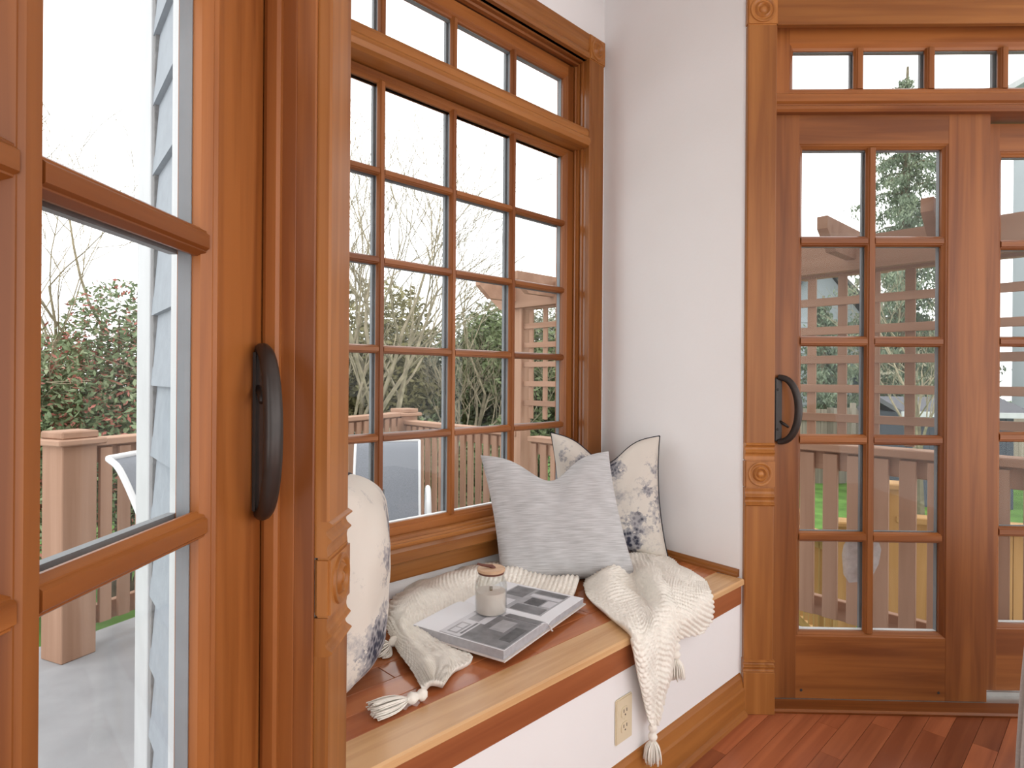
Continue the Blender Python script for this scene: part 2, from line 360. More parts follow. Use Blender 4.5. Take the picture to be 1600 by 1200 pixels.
def grille(parent, xs, zs, edges, yf, name='pane', mat_h='fir_x', mat_v='fir_z', ext=True, w=.0265, spacer=True):
    """xs, zs: muntin centres; edges = (x0, x1, z0, z1) glass sight lines; yf = front of muntins."""
    x0, x1, z0, z1 = edges; gd = .017
    for c in xs: EX('muntin', mat_v, parent, muntin_prof(c, yf, w), 'z', z0-.004, z1+.004)
    bx = [x0]+list(xs)+[x1]; bz = [z0]+list(zs)+[z1]; h = w/2
    for c in zs:
        for i in range(len(bx)-1):
            a = bx[i]+(h*.7 if i else -.004); b = bx[i+1]-(h*.7 if i < len(xs) else -.004)
            EX('muntin', mat_h, parent, muntin_prof(c, yf+.0008, w), 'x', a, b)
    for i in range(len(bx)-1):
        for j in range(len(bz)-1):
            a = bx[i]+(h*.6 if i else -.006); b = bx[i+1]-(h*.6 if i < len(xs) else -.006)
            c = bz[j]+(h*.6 if j else -.006); d = bz[j+1]-(h*.6 if j < len(zs) else -.006)
            BX(name, 'glass', parent, a, b, yf+gd+.0005, yf+gd+.0035, c, d, bev=0)
    # insulating-glass spacer bars and the outside grille, lining up with every muntin and sight line
    y1 = yf+gd+.004; y2 = y1+.016; sw = .008
    for i, c in enumerate(bx):
        p = (c-sw/2, c+sw/2) if 0 < i < len(bx)-1 else ((c-.008, c+.002) if i == 0 else (c-.002, c+.008))
        BX('spacer_bar', 'spacer_grey', parent, p[0], p[1], y1, y2, z0-.006, z1+.006, bev=0)
    for j, c in enumerate(bz):
        p = (c-sw/2, c+sw/2) if 0 < j < len(bz)-1 else ((c-.008, c+.002) if j == 0 else (c-.002, c+.008))
        BX('spacer_bar', 'spacer_white' if j == 0 else 'spacer_grey', parent, x0-.006, x1+.006, y1, y2, p[0], p[1], bev=0)
    for i, c in enumerate(bx[1:-1]): BX('outer_muntin', 'spacer_grey', parent, c-w*.42, c+w*.42, y2+.0035, y2+.015, z0-.005, z1+.005, bev=0)
    for j, c in enumerate(bz[1:-1]): BX('outer_muntin', 'spacer_grey', parent, x0-.005, x1+.005, y2+.0035, y2+.015, c-w*.42, c+w*.42, bev=0)

# ================================================================== THE SETTING
CEIL = 2.75
# --- floor: slab and separate strips running parallel to the bay window
fl = thing('floor', 'glossy red-brown strip wood floor', None, loc=(0, 0, 0), kind='structure')
e2 = Vector((math.cos(SF.a), math.sin(SF.a), 0)); n2 = Vector((-math.sin(SF.a), math.cos(SF.a), 0))
def clip(poly, p, n):   # keep (q-p).n <= 0
    out = []
    for i in range(len(poly)):
        a, b = poly[i], poly[(i+1) % len(poly)]; da = (a-p).dot(n); db = (b-p).dot(n)
        if da <= 0: out.append(a)
        if da*db < 0: out.append(a+(b-a)*(da/(da-db)))
    return out
bm = bmesh.new(); room = [Vector((-.30, -2.6, 0)), Vector((3.6, -2.6, 0)), Vector((3.6, 2.2, 0)), Vector((-.30, 2.2, 0))]
prism(bm, clip(clip(room, W1.w(0, .2), W1.y), SF.w(0, .005), n2), -.10, -.013); obj('subfloor', bm, 'floor_plank', fl)
pw = .0632; lim = [(W1.w(0, .006), W1.y), (SF.w(0, .0), n2), (Vector((-.287, 0, 0)), Vector((-1, 0, 0))), (Vector((0, .55, 0)), Vector((0, -1, 0))), (Vector((2.4, 0, 0)), Vector((1, 0, 0)))]
bmF = []
fo = Vector((SF.o.x, SF.o.y, 0))
for i in range(0, 34):
    off = -.0005-i*pw; x = -2.0+random.uniform(0, .5)
    while x < 2.2:
        L = random.uniform(.55, 1.15)
        q = [fo+e2*(x+.0006)+n2*(off-pw+.0012), fo+e2*(x+L)+n2*(off-pw+.0012), fo+e2*(x+L)+n2*off, fo+e2*(x+.0006)+n2*off]; x += L
        for p, n in lim:
            if len(q) > 2: q = clip(q, p, n)
        if len(q) > 2:
            a = sum(((q[k]-q[0]).cross(q[k+1]-q[0])).z for k in range(1, len(q)-1))/2
            if a > .0006:
                b = bmesh.new(); inv = SF.mi
                prism(b, [inv @ v for v in q], -.013, 0); o = obj('floor_strip', b, 'floor_plank', fl); o.location = SF.o; o.rotation_euler = (0, 0, SF.a)
# --- ceiling
bm = bmesh.new(); prism(bm, [(-.45, -2.6), (3.6, -2.6), (3.6, 2.25), (-.45, 2.25)], CEIL, CEIL+.12)
tag(obj('ceiling', bm, 'ceiling_paint'), 'plain white ceiling above the windows', kind='structure')
bm = bmesh.new(); prism(bm, [W2.w(.13, .18), W2.w(-1.66, .18), W2.w(-1.66, -1.0), W2.w(.13, -.9)], CEIL-.02, CEIL+.1)
tag(obj('ceiling', bm, 'ceiling_paint'), 'white ceiling of the window bay', kind='structure')

# --- wall with the left sliding door (only its solid pieces)
wl0 = thing('wall_left', 'white wall around the left sliding door', None, W0, kind='structure')
BX('wall_panel', 'wall_paint', wl0, -.078, .02, .0, .155, 0, CEIL, bev=.004)
BX('wall_panel', 'wall_paint', wl0, -3.4, -.078, .0, .155, 2.36, CEIL, bev=0)
BX('wall_panel', 'wall_paint', wl0, -3.4, -1.66, .0, .155, 0, 2.36, bev=0)
# --- bay walls
def poly_wall(name, pts, z0, z1, label):
    bm = bmesh.new(); prism(bm, pts, z0, z1); return tag(obj(name, bm, 'wall_paint'), label, kind='structure')
cA = W0.w(.012, 0); cB = W2.w(-1.511, 0)
dirL = (cB-cA).normalized(); nL = Vector((-dirL.y, dirL.x, 0))
poly_wall('wall_bay_left', [cA, cB, BL.w(.02, -.01), BL.w(-.66, -.01), W0.w(-.02, .15)], -.25, CEIL, 'left side wall of the window bay')
# right side wall with a rounded corner towards the sliding doors
cC = W2.w(0, 0); cD = W1.w(-.004, 0)
dR = (cD-cC).normalized(); nr = Vector((-dR.y, dR.x, 0))        # nr points outdoors
if nr.dot(Vector((1, 1, 0))) < 0: nr = -nr
rad = .016; pts = [cC, ]
p1 = cD-dR*rad
for k in range(7):
    t = k/6; pts.append((1-t)**2*p1+2*t*(1-t)*cD+t*t*W1.w(rad, 0))
pts += [W1.w(.10, 0), W1.w(.10, .13), cC+nr*.15+dR*.1, cC+nr*.15]
bm = bmesh.new(); prism(bm, pts, 0, CEIL)
tag(obj('wall_bay_right', bm, 'wall_paint', smooth=True, auto=40), 'white side wall of the window bay with rounded corner', kind='structure')
# window wall of the bay
OX0, OX1, OZ0, OZ1 = -1.402, -.113, .585, 2.42
wb = thing('wall_bay', 'white wall around the multi-pane bay window', None, W2, kind='structure')
BX('wall_panel', 'wall_paint', wb, -1.511, OX0, 0, .12, 0, CEIL, bev=0)
BX('wall_panel', 'wall_paint', wb, OX1, .03, 0, .12, 0, CEIL, bev=0)
BX('wall_panel', 'wall_paint', wb, OX0, OX1, 0, .12, 0, OZ0, bev=0)
BX('wall_panel', 'wall_paint', wb, OX0, OX1, 0, .12, OZ1, CEIL, bev=0)
# wall with the sliding doors ahead
wr = thing('wall_right', 'white wall around the sliding doors and transom', None, W1, kind='structure')
BX('wall_panel', 'wall_paint', wr, .085, 2.8, 0, .15, 2.335, CEIL, bev=0)
BX('wall_panel', 'wall_paint', wr, .02, .10, .0, .15, 0, CEIL, bev=0)
BX('wall_panel', 'wall_paint', wr, 1.70, 2.8, 0, .15, 0, 2.335, bev=0)

# ------------------------------------------------------------------ casings with rosette blocks
def rosette_block(parent, x0, x1, yb, z0, z1, th, mat='rosette'):
    bm = bmesh.new(); box(bm, x0, x1, yb-th, yb, z0, z1, bev=.004, seg=2)
    cx, cz = (x0+x1)/2, (z0+z1)/2; rr = min(x1-x0, z1-z0)/2
    prof = [(rr*.86, 0), (rr*.84, .0035), (rr*.74, .0045), (rr*.66, .001), (rr*.58, -.0015), (rr*.50, .003), (rr*.42, .0065), (rr*.34, .003), (rr*.28, -.001), (rr*.22, .0035), (rr*.12, .006), (0, .0065)]
    b2 = bmesh.new(); lathe(b2, prof, 28, Matrix.Translation((cx, yb-th, cz)) @ Matrix.Rotation(R(90), 4, 'X'))
    o = obj('rosette_block', bm, mat, parent)
    r = obj('rosette', b2, mat, o, smooth=True, auto=60); return o
def reeded(parent, x0, x1, yb, z0, z1, th, name='moulded_block', flip=False):
    # block with rounded bands running across it (profile in z, y)
    n = 30; pr = [(z0, yb)]
    for k in range(n+1):
        t = k/n; u = 1-t if flip else t
        g = lambda c, w: math.exp(-((u-c)/w)**2)
        pr.append((z0+t*(z1-z0), yb-th*(.93+.42*g(.90, .075)-.12*g(.70, .10)+.32*g(.46, .085)-.05*g(.2, .1))))
    pr.append((z1, yb))
    o = EX(name, 'rosette', parent, pr, 'x', x0, x1); return o
def casing(parent, x0, x1, yb, z0, z1, th, mat='trim_z'):
    w = x1-x0
    pr = [(x0, yb), (x0, yb-th+.003), (x0+.004, yb-th), (x1-.004, yb-th), (x1, yb-th+.003), (x1, yb)]
    return EX('casing_board', mat, parent, pr, 'z', z0, z1)
t1 = thing('trim_1', 'orange fir door casing with round rosette block beside the floral pillow', None, W0, kind='structure')
casing(t1, -.088, .012, 0, .905, CEIL, .0205)
casing(t1, -.088, .012, 0, .16, .705, .0205)
reeded(t1, -.088, .012, 0, .852, .905, .0205)
rosette_block(t1, -.090, .014, 0, .762, .852, .024)
reeded(t1, -.088, .012, 0, .705, .762, .0205, flip=True)
BX('plinth_block', 'rosette', t1, -.091, .015, -.024, 0, 0, .16, bev=.002)
t2 = thing('trim_2', 'orange fir door casing with rosette block and plinth beside white bay wall', None, W1, kind='structure')
casing(t2, .001, .098, 0, .909, 2.31, .02)
casing(t2, .001, .098, 0, .18, .697, .02)
reeded(t2, .001, .098, 0, .852, .909, .02)
rosette_block(t2, -.001, .100, 0, .758, .852, .0235)
reeded(t2, .001, .098, 0, .697, .758, .02, flip=True)
BX('plinth_block', 'rosette', t2, -.002, .103, -.025, 0, 0, .141, bev=.002)
reeded(t2, -.001, .101, 0, .141, .182, .021, 'plinth_moulding')
BX('head_casing', 'trim_x', t2, .098, 2.1, -.02, 0, 2.31, 2.41)
rosette_block(t2, -.002, .10, 0, 2.31, 2.41, .0235)
t3 = thing('trim_3', 'orange fir casing with corner rosette around the bay window', None, W2, kind='structure')
casing(t3, -.122, -.027, 0, .60, 2.418, .02)
casing(t3, -1.488, -1.393, 0, .60, 2.418, .02)
rosette_block(t3, -.126, -.023, 0, 2.418, 2.52, .024)
rosette_block(t3, -1.492, -1.389, 0, 2.418, 2.52, .024)
EX('head_casing', 'trim_x', t3, [(2.42, 0), (2.42, -.018), (2.428, -.022), (2.44, -.02), (2.45, -.014), (2.47, -.018), (2.50, -.018), (2.515, -.022), (2.518, -.0)], 'x', -1.389, -.126)
EX('window_stool', 'trim_x', t3, [(.566, .06), (.566, -.046), (.572, -.052), (.594, -.052), (.600, -.046), (.600, .06)], 'x', -1.505, -.006)
EX('apron_board', 'trim_x', t3, [(.507, 0), (.507, -.018), (.512, -.02), (.566, -.02), (.566, 0)], 'x', -1.488, -.027)

# ------------------------------------------------------------------ bay window (window_1)
wn1 = thing('window_1', 'bay window of twenty small panes with a row of transom panes', None, W2, kind='structure')
YS = .055                                     # front of the sash
gx0, gx1, gz0, gz1 = -1.334, -.186, .660, 2.030
cols = [-1.046, -.760, -.473]; rows = [.9325, 1.2070, 1.4810, 1.7555]
# jamb liners with reeded mouldings (both sides), head, bottom stop
def jamb(parent, x, s, z0, z1):
    # x: opening edge; s=+1 -> board lies towards +x (right jamb)
    pr = [(0, -.001), (.0, .012), (-.006, .013), (-.006, .022), (.001, .024), (.001, .029), (-.009, .031), (-.009, .044), (-.013, .046), (-.013, .052), (-.002, .053), (-.002, .118), (.022, .118), (.022, -.001)]
    return EX('jamb', 'fir_gloss', parent, [(x+s*a, b) for a, b in pr], 'z', z0, z1)
jamb(wn1, -.122, 1, .60, 2.42); jamb(wn1, -1.393, -1, .60, 2.42)
EX('head_jamb', 'fir_x', wn1, [(2.42, -.001), (2.42, .012), (2.414, .013), (2.414, .03), (2.406, .032), (2.406, .05), (2.418, .052), (2.418, .118), (2.44, .118), (2.44, -.001)], 'x', -1.395, -.12)
EX('bottom_stop', 'trim_x', wn1, [(.600, -.005), (.606, -.005), (.610, .0), (.610, .012), (.616, .015), (.616, .024), (.624, .028), (.624, .05), (.600, .05)], 'x', -1.393, -.122)
EX('transom_bar', 'trim_x', wn1, [(2.060, .115), (2.060, -.004), (2.066, -.020), (2.080, -.027), (2.094, -.024), (2.104, -.016), (2.124, -.016), (2.136, -.010), (2.142, .004), (2.142, .115)], 'x', -1.392, -.1235)
sa = obj('sash_frame', bmesh.new(), 'fir_z', wn1)   # holder replaced below by its pieces
bpy.data.objects.remove(sa)
EX('sash_stile', 'fir_z', wn1, stile_prof(-.170, -.134, YS, .045, -1), 'z', .612, 2.056)
EX('sash_stile', 'fir_z', wn1, stile_prof(-1.381, -1.350, YS, .045, 1), 'z', .612, 2.056)
EX('sash_rail', 'fir_x', wn1, stile_prof(.612, .644, YS, .045, 1), 'x', -1.350, -.170)
EX('sash_rail', 'fir_x', wn1, stile_prof(2.044, 2.056, YS, .045, -1), 'x', -1.350, -.170)
grille(wn1, cols, rows, (gx0, gx1, gz0, gz1), YS+.002)
EX('sash_stile', 'fir_z', wn1, stile_prof(-.170, -.134, YS, .045, -1), 'z', 2.142, 2.404)
EX('sash_stile', 'fir_z', wn1, stile_prof(-1.381, -1.350, YS, .045, 1), 'z', 2.142, 2.404)
EX('sash_rail', 'fir_x', wn1, stile_prof(2.142, 2.160, YS, .045, 1), 'x', -1.350, -.170)
EX('sash_rail', 'fir_x', wn1, stile_prof(2.362, 2.404, YS, .045, -1), 'x', -1.350, -.170)
grille(wn1, cols, [], (gx0, gx1, 2.176, 2.346), YS+.002)
# white outside trim seen through the right-hand panes
BX('outside_trim', 'white_trim', wn1, -.146, -.06, .105, .135, .50, 2.52)
BX('outside_trim', 'white_trim', wn1, -1.45, -1.372, .105, .135, .50, 2.52)
BX('outside_sill', 'white_trim', wn1, -1.45, -.06, .10, .16, .57, .622)

# ------------------------------------------------------------------ sliding doors
def door_panel(parent, x0, x1, yf, z0, z1, gx, gz, xs, zs, sl, sr, top, bot, mh='fir_x', mv='fir_z'):
    th = .042
    EX('stile', mv, parent, stile_prof(x0, gx[0]-.016, yf, th, 1), 'z', z0, z1)
    EX('stile', mv, parent, stile_prof(gx[1]+.016, x1, yf, th, -1), 'z', z0, z1)
    EX('bottom_rail', mh, parent, stile_prof(z0, gz[0]-.016, yf+.0006, th-.001, 1), 'x', gx[0]-.016, gx[1]+.016)
    EX('top_rail', mh, parent, stile_prof(gz[1]+.016, z1, yf+.0006, th-.001, -1), 'x', gx[0]-.016, gx[1]+.016)
    grille(parent, xs, zs, (gx[0], gx[1], gz[0], gz[1]), yf+.003, w=.036)
def pull_handle(parent, x, yf, z0, z1, side, label):
    # long plate on the stile, D-shaped grip bowing into the room and to one side, thumb latch
    h = thing_part('handle', parent)
    zc = (z0+z1)/2; hh = (z1-z0)/2
    bm = bmesh.new(); box(bm, x-.013, x+.013, yf-.010, yf+.001, z0+.004, z1-.004, bev=.004, seg=2); obj('escutcheon', bm, 'bronze', h, smooth=True, auto=35)
    pts = []; rads = []
    N = 22
    for k in range(N+1):
        t = k/N; a = math.pi*t; b = math.sin(a)**.85
        pts.append((x+side*.052*b, yf-.008-.040*b, zc-hh*.97*math.cos(a))); rads.append(.0095+.0035*b)
    bm = bmesh.new(); tube(bm, pts, rads, 12); obj('grip', bm, 'bronze', h, smooth=True, auto=60)
    zl = z0+.28*(z1-z0) if side > 0 else z0+.72*(z1-z0)
    bm = bmesh.new(); tube(bm, [(x+side*.006, yf-.006, zl+.010), (x+side*.018, yf-.016, zl), (x+side*.030, yf-.022, zl-.010)], [.005, .0055, .004], 8); obj('thumb_latch', bm, 'bronze', h, smooth=True)
    for zz in (z0+.2*(z1-z0), z0+.8*(z1-z0)):
        bm = bmesh.new(); lathe(bm, [(0, .002), (.0035, .0015), (.0042, 0)], 12, Matrix.Translation((x-side*.003, yf-.010, zz)) @ Matrix.Rotation(R(90), 4, 'X')); obj('screw', bm, 'screw', h, smooth=True)
    if label: h['label'] = label
    return h
def thing_part(name, parent):
    o = link(bpy.data.objects.new(name, None)); o.empty_display_size = .02; o.parent = parent; return o
d1 = thing('door_1', 'sliding fir door with small panes at left of the rosette casing, dark bronze pull', None, W0, kind='structure')
door_panel(d1, -.90, -.104, .075, .02, 2.05, (-.787, -.247), (.255, 1.97), [-.5115], [.589, .936, 1.285, 1.632], 0, 0, 0, 0)
pull_handle(d1, -.122, .075, .922, 1.162, -1, 'dark bronze pull handle')
BX('door_jamb', 'fir_z', d1, -.096, -.078, .028, .156, 0, 2.36)
BX('door_jamb', 'fir_z', d1, -.0955, -.088, -.0005, .030, 0, 2.36, bev=.002)
EX('jamb_stop', 'fir_z', d1, [(-.0955, .049), (-.104, .049), (-.107, .054), (-.107, .068), (-.104, .0735), (-.0955, .0735)], 'z', 0, 2.36)
BX('outer_jamb', 'aluminium', d1, -.135, -.096, .122, .150, 0, 2.36)
BX('head_jamb', 'fir_x', d1, -1.66, -.096, .0, .156, 2.05, 2.36)
BX('threshold', 'aluminium', d1, -1.66, -.096, .0, .17, 0, .018)
# second leaf of that door, mostly behind the camera
d1b = thing('door_4', 'second leaf of the left sliding door, set further out', None, W0, kind='structure')
door_panel(d1b, -1.66, -.862, .122, .02, 2.05, (-1.545, -.978), (.255, 1.97), [-1.262], [.589, .936, 1.285, 1.632], 0, 0, 0, 0)

d2 = thing('door_2', 'sliding fir door with ten panes and bronze D-shaped pull next to the rosette casing', None, W1, kind='structure')
door_panel(d2, .088, .8585, .060, .015, 2.042, (.223, .703), (.246, 1.926), [.4615], [.574, .914, 1.257, 1.606], 0, 0, 0, 0)
pull_handle(d2, .1385, .060, .903, 1.133, 1, 'dark bronze pull handle')
for sx in (.227, .696):
    bm = bmesh.new(); lathe(bm, [(0, .0012), (.004, .0010), (.0048, 0)], 14, Matrix.Translation((sx, .0602, .043)) @ Matrix.Rotation(R(90), 4, 'X')); obj('screw_plug', bm, 'slot_dark', d2)
d3 = thing('door_3', 'second fir sliding door leaf with small panes behind the first', None, W1, kind='structure')
door_panel(d3, .82, 1.60, .112, .03, 2.03, (.945, 1.47), (.262, 1.918), [1.2075], [.588, .924, 1.262, 1.606], 0, 0, 0, 0)
EX('threshold', 'fir_x', d2, [(0, -.012), (.008, -.016), (.014, -.010), (.014, .055), (.0, .055)], 'x', .098, 1.7)
BX('sill_track', 'aluminium', d2, .098, 1.7, .056, .165, 0, .014, bev=0)
BX('track_rib', 'aluminium', d3, .86, 1.6, .104, .110, .014, .028, bev=0)
EX('head_frame', 'fir_x', d2, [(2.042, .15), (2.042, .036), (2.050, .030), (2.060, .030), (2.064, .036), (2.070, .036), (2.076, .028), (2.100, .028), (2.104, .034), (2.104, .15)], 'x', .085, 1.7)
BX('door_jamb', 'fir_z', d2, .082, .0985, .0, .15, 0, 2.042)
def film():
    m, n, l, p = new_mat('cloudy_film')
    out = n['Material Output']; tr = n.new('ShaderNodeBsdfTransparent'); mx = n.new('ShaderNodeMixShader'); t = n.new('ShaderNodeTexCoord'); nn = n.new('ShaderNodeTexNoise')
    nn.inputs['Scale'].default_value = 40; mr = n.new('ShaderNodeMapRange'); mr.inputs['To Min'].default_value = .25; mr.inputs['To Max'].default_value = .65
    l.new(t.outputs['Object'], nn.inputs['Vector']); l.new(nn.outputs['Fac'], mr.inputs['Value']); l.new(mr.outputs['Result'], mx.inputs[0])
    p.inputs['Base Color'].default_value = (.62, .62, .64, 1); p.inputs['Roughness'].default_value = .4
    l.new(tr.outputs[0], mx.inputs[1]); l.new(p.outputs[0], mx.inputs[2]); l.new(mx.outputs[0], out.inputs['Surface']); MATS['cloudy_film'] = m
film()
bm = bmesh.new(); extr(bm, [(.392, .50), (.398, .535), (.41, .552), (.47, .556), (.522, .548), (.530, .52), (.522, .47), (.50, .425), (.46, .405), (.418, .40), (.398, .43)], 'y', .1165, .1172)
tag(obj('film_patch', bm, 'cloudy_film', d2), 'cloudy film stuck on the glass')
wn2 = thing('window_2', 'transom window with a row of small panes above the sliding doors', None, W1, kind='structure')
EX('sash_stile', 'fir_z', wn2, stile_prof(.085, .162, .036, .045, 1), 'z', 2.104, 2.335)
EX('sash_stile', 'fir_z', wn2, stile_prof(1.63, 1.70, .036, .045, -1), 'z', 2.104, 2.335)
EX('sash_rail', 'fir_x', wn2, [(2.104, .036), (2.118, .036), (2.126, .046), (2.126, .08), (2.104, .08)], 'x', .162, 1.63)
EX('sash_rail', 'fir_x', wn2, [(2.335, .036), (2.278, .036), (2.266, .046), (2.258, .05), (2.258, .08), (2.335, .08)], 'x', .162, 1.63)
grille(wn2, [.402, .643, .890, 1.133, 1.375], [], (.178, 1.614, 2.126, 2.258), .036, w=.034)

# ------------------------------------------------------------------ window seat
ST = .452; XL0, XL1, XR1, DEP = -1.494, -1.424, .087, .661
xl = lambda y: XL0+(XL1-XL0)*y/DEP+.004
xr = lambda y: XR1*y/DEP-.004
seat = thing('window_seat', 'built-in window seat of varnished planks on a white panel', 'window seat', SF)
def seat_plank(y0, y1, xa0, xa1, xb0, xb1, mat, name='plank'):
    bm = bmesh.new(); prism(bm, [(xa0, y0), (xb0, y0), (xb1, y1), (xa1, y1)], ST-.02, ST)
    bmesh.ops.bevel(bm, geom=[e for e in bm.edges if abs(e.verts[0].co.z-ST) < 1e-5 and abs(e.verts[1].co.z-ST) < 1e-5], offset=.0012, segments=1, affect='EDGES')
    return obj(name, bm, mat, seat)
bm = bmesh.new(); extr(bm, [(ST, .100), (ST, .004), (ST-.004, .0), (ST-.018, .0), (ST-.022, .004), (ST-.022, .100)], 'x', XL0+.005, -.002)
obj('nosing_board', bm, 'seat_nosing', seat)
y = .1008; k = 0
while y < DEP-.01:
    y1 = min(y+.0705, DEP-.002); xj = [(-.95, -.95), (-.55, -.55), (-1.15, -1.15), (-.75, -.75)][k % 4][0]+random.uniform(-.1, .1)
    seat_plank(y, y1-.0008, xl(y), xl(y1), xj-.0004, xj-.0004, 'seat_plank')
    seat_plank(y, y1-.0008, xj+.0004, xj+.0004, xr(y), xr(y1), 'seat_plank')
    y = y1; k += 1
BX('fascia_board', 'seat_fascia', seat, XL0+.006, -.001, .009, .030, ST-.086, ST-.0225, bev=.002)
BX('front_panel', 'wall_paint', seat, XL0+.008, -.001, .014, .034, .0, ST-.085, bev=0)
bm = bmesh.new(); prism(bm, [(XL0+.01, .034), (0, .034), (xr(DEP), DEP-.003), (XL1+.01, DEP-.003)], ST-.04, ST-.0205); obj('underframe', bm, 'seat_fascia', seat)
bb = thing('baseboard_front', 'stained wood baseboard below the window seat', None, SF, kind='structure')
EX('baseboard_board', 'trim_x', bb, [(0, .014), (0, -.006), (.085, -.006), (.090, .0), (.105, .002), (.120, .004), (.132, .010), (.134, .014)], 'x', XL0+.01, -.002)
EX('shoe_moulding', 'trim_x', bb, [(0, -.006), (0, -.018), (.010, -.016), (.018, -.006)], 'x', XL0+.01, -.006)
# moulding where the seat meets the side wall
tr4 = thing('trim_4', 'slim moulding between seat and white side wall', None, loc=(0, 0, 0), kind='structure')
bm = bmesh.new(); L = (cD-cC).length
extr(bm, [(0, 0), (0, .016), (.006, .0155), (.010, .011), (.018, .010), (.0245, .004), (.025, 0)], 'x', 0.003, L-.006)
o = obj('moulding', bm, 'trim_x', tr4); ang = math.atan2(dR.y, dR.x); 
if Vector((-math.sin(ang), math.cos(ang), 0)).dot(nr) > 0: o.scale = (1, -1, 1)
o.location = (cC.x, cC.y, ST); o.rotation_euler = (0, 0, ang)

# outlet plate on the seat's front panel
op = SF.hit(973, 1122, .014)
ol = thing('wall_outlet', 'almond electrical outlet on the white panel below the seat', 'outlet', loc=SF.w(op.x, .014, op.z), rz=SF.a)
bm = bmesh.new(); box(bm, -.036, .036, -.006, .001, -.058, .058, bev=.003, seg=2); obj('cover_plate', bm, 'plate_almond', ol)
for zc in (.0195, -.0195):
    bm = bmesh.new(); prof = [(.0165*math.copysign(abs(math.cos(a))**.6, math.cos(a)), zc+.0142*math.copysign(abs(math.sin(a))**.8, math.sin(a))) for a in [2*math.pi*k/20 for k in range(20)]]
    extr(bm, prof, 'y', -.0082, -.005); f = obj('receptacle', bm, 'plate_almond', ol)
    for xx in (-.0065, .0065): BX('slot', 'slot_dark', f, xx-.0012, xx+.0012, -.0086, -.0080, zc+.000, zc+.0085, bev=0)
    bm = bmesh.new(); lathe(bm, [(0, .0005), (.0024, .0005), (.0024, 0)], 10, Matrix.Translation((0, -.0081, zc-.0065)) @ Matrix.Rotation(R(90), 4, 'X')); obj('slot', bm, 'slot_dark', f)
bm = bmesh.new(); lathe(bm, [(0, .001), (.003, .0007), (.0035, 0)], 10, Matrix.Translation((0, -.006, 0)) @ Matrix.Rotation(R(90), 4, 'X')); obj('screw', bm, 'plate_almond', ol)

# ================================================================== THINGS ON THE SEAT
def pillow(name, label, mat, w, h, t, loc, yaw, lean, rollz, chop=.0, pipe=None, seed=0, seam=True, group=None, pinch=.09, plump=.42, shear=0):
    root = thing(name, label, 'pillow', loc=(0, 0, 0), group=group)
    root.matrix_world = Matrix.Translation(loc) @ Matrix.Rotation(R(yaw), 4, 'Z') @ Matrix.Rotation(R(lean), 4, 'X') @ Matrix.Rotation(R(rollz), 4, 'Y')
    N = 56
    def pt(u, v, s):
        bow = lambda q: (1-q*q)
        x = w/2*u*(1-pinch*bow(v)); z = h/2*v*(1-pinch*bow(u))
        prof = max(0, (1-u**4)*(1-v**4)); th = t/2*prof**plump
        # a little fuller towards the bottom
        th *= 1+.10*(-v)
        top = max(0, (v+1)/2)
        d = chop*math.exp(-(u/.42)**2)*top**2.6
        z -= d; th *= 1-.35*(chop > 0)*math.exp(-(u/.30)**2)*top**3
        q = Vector((u*2.1+seed, v*2.1, s*3.1+seed))
        wr = noise.noise(q)*.010+noise.noise(q*2.7)*.004
        # creases running from the chop and the lower corners
        if chop: wr += .006*math.exp(-((abs(u)-.18-.35*(1-top))/.10)**2)*top**2
        cr = .007*math.sin(9*(abs(u)+v*.8)+seed)*max(0, (abs(u)+abs(v)-1.1))
        th += (wr+cr)*min(1, prof*2.5)
        return Vector((x-shear*(z+h/2), s*th, z+h/2))
    bm = bmesh.new(); g = {}
    for s in (-1, 1):
        for i in range(N+1):
            for j in range(N+1):
                edge = i in (0, N) or j in (0, N)
                if edge and s == 1: g[s, i, j] = g[-1, i, j]; continue
                # denser towards the edges
                u = math.sin((i/N-.5)*math.pi); v = math.sin((j/N-.5)*math.pi)
                g[s, i, j] = bm.verts.new(pt(u, v, s))
        for i in range(N):
            for j in range(N):
                f = [g[s, i, j], g[s, i+1, j], g[s, i+1, j+1], g[s, i, j+1]]
                bm.faces.new(f if s == -1 else f[::-1])
    ring = [g[-1, i, 0].co.copy() for i in range(N)]+[g[-1, N, j].co.copy() for j in range(N)]+[g[-1, N-i, N].co.copy() for i in range(N)]+[g[-1, 0, N-j].co.copy() for j in range(N)]
    obj('cushion_cover', bm, mat, root, smooth=True)
    bm = bmesh.new(); tube(bm, ring+[ring[0]], .0036 if pipe else .0018, 6, caps=False); obj('piping' if pipe else 'seam', bm, pipe or mat, root, smooth=True)
    return root
gp = at_z(880, 893, ST)
pillow('grey_pillow', 'plain grey linen throw pillow leaning in front of the floral pillow', 'linen_grey', .450, .435, .150, (gp.x+.012, gp.y-.10, ST-.006), 2, -19, -2, chop=.085, seed=3.1, plump=.40, shear=.13, pinch=.06)
pillow('floral_pillow', 'cream pillow with navy floral print and black piping leaning against the white side wall', 'toile_back', .415, .455, .15, (.378, 2.295, ST+.002), -15, -6, 0, chop=.09, shear=.08, pipe='piping_navy', seed=8.4)
pillow('floral_pillow', 'plump cream floral pillow half hidden behind the rosette door casing', 'toile_left', .415, .42, .235, (-.420, 1.378, ST+.004), 100, 6, 6, chop=.0, pipe='piping_navy', seed=5.5, plump=.5, pinch=-.10)

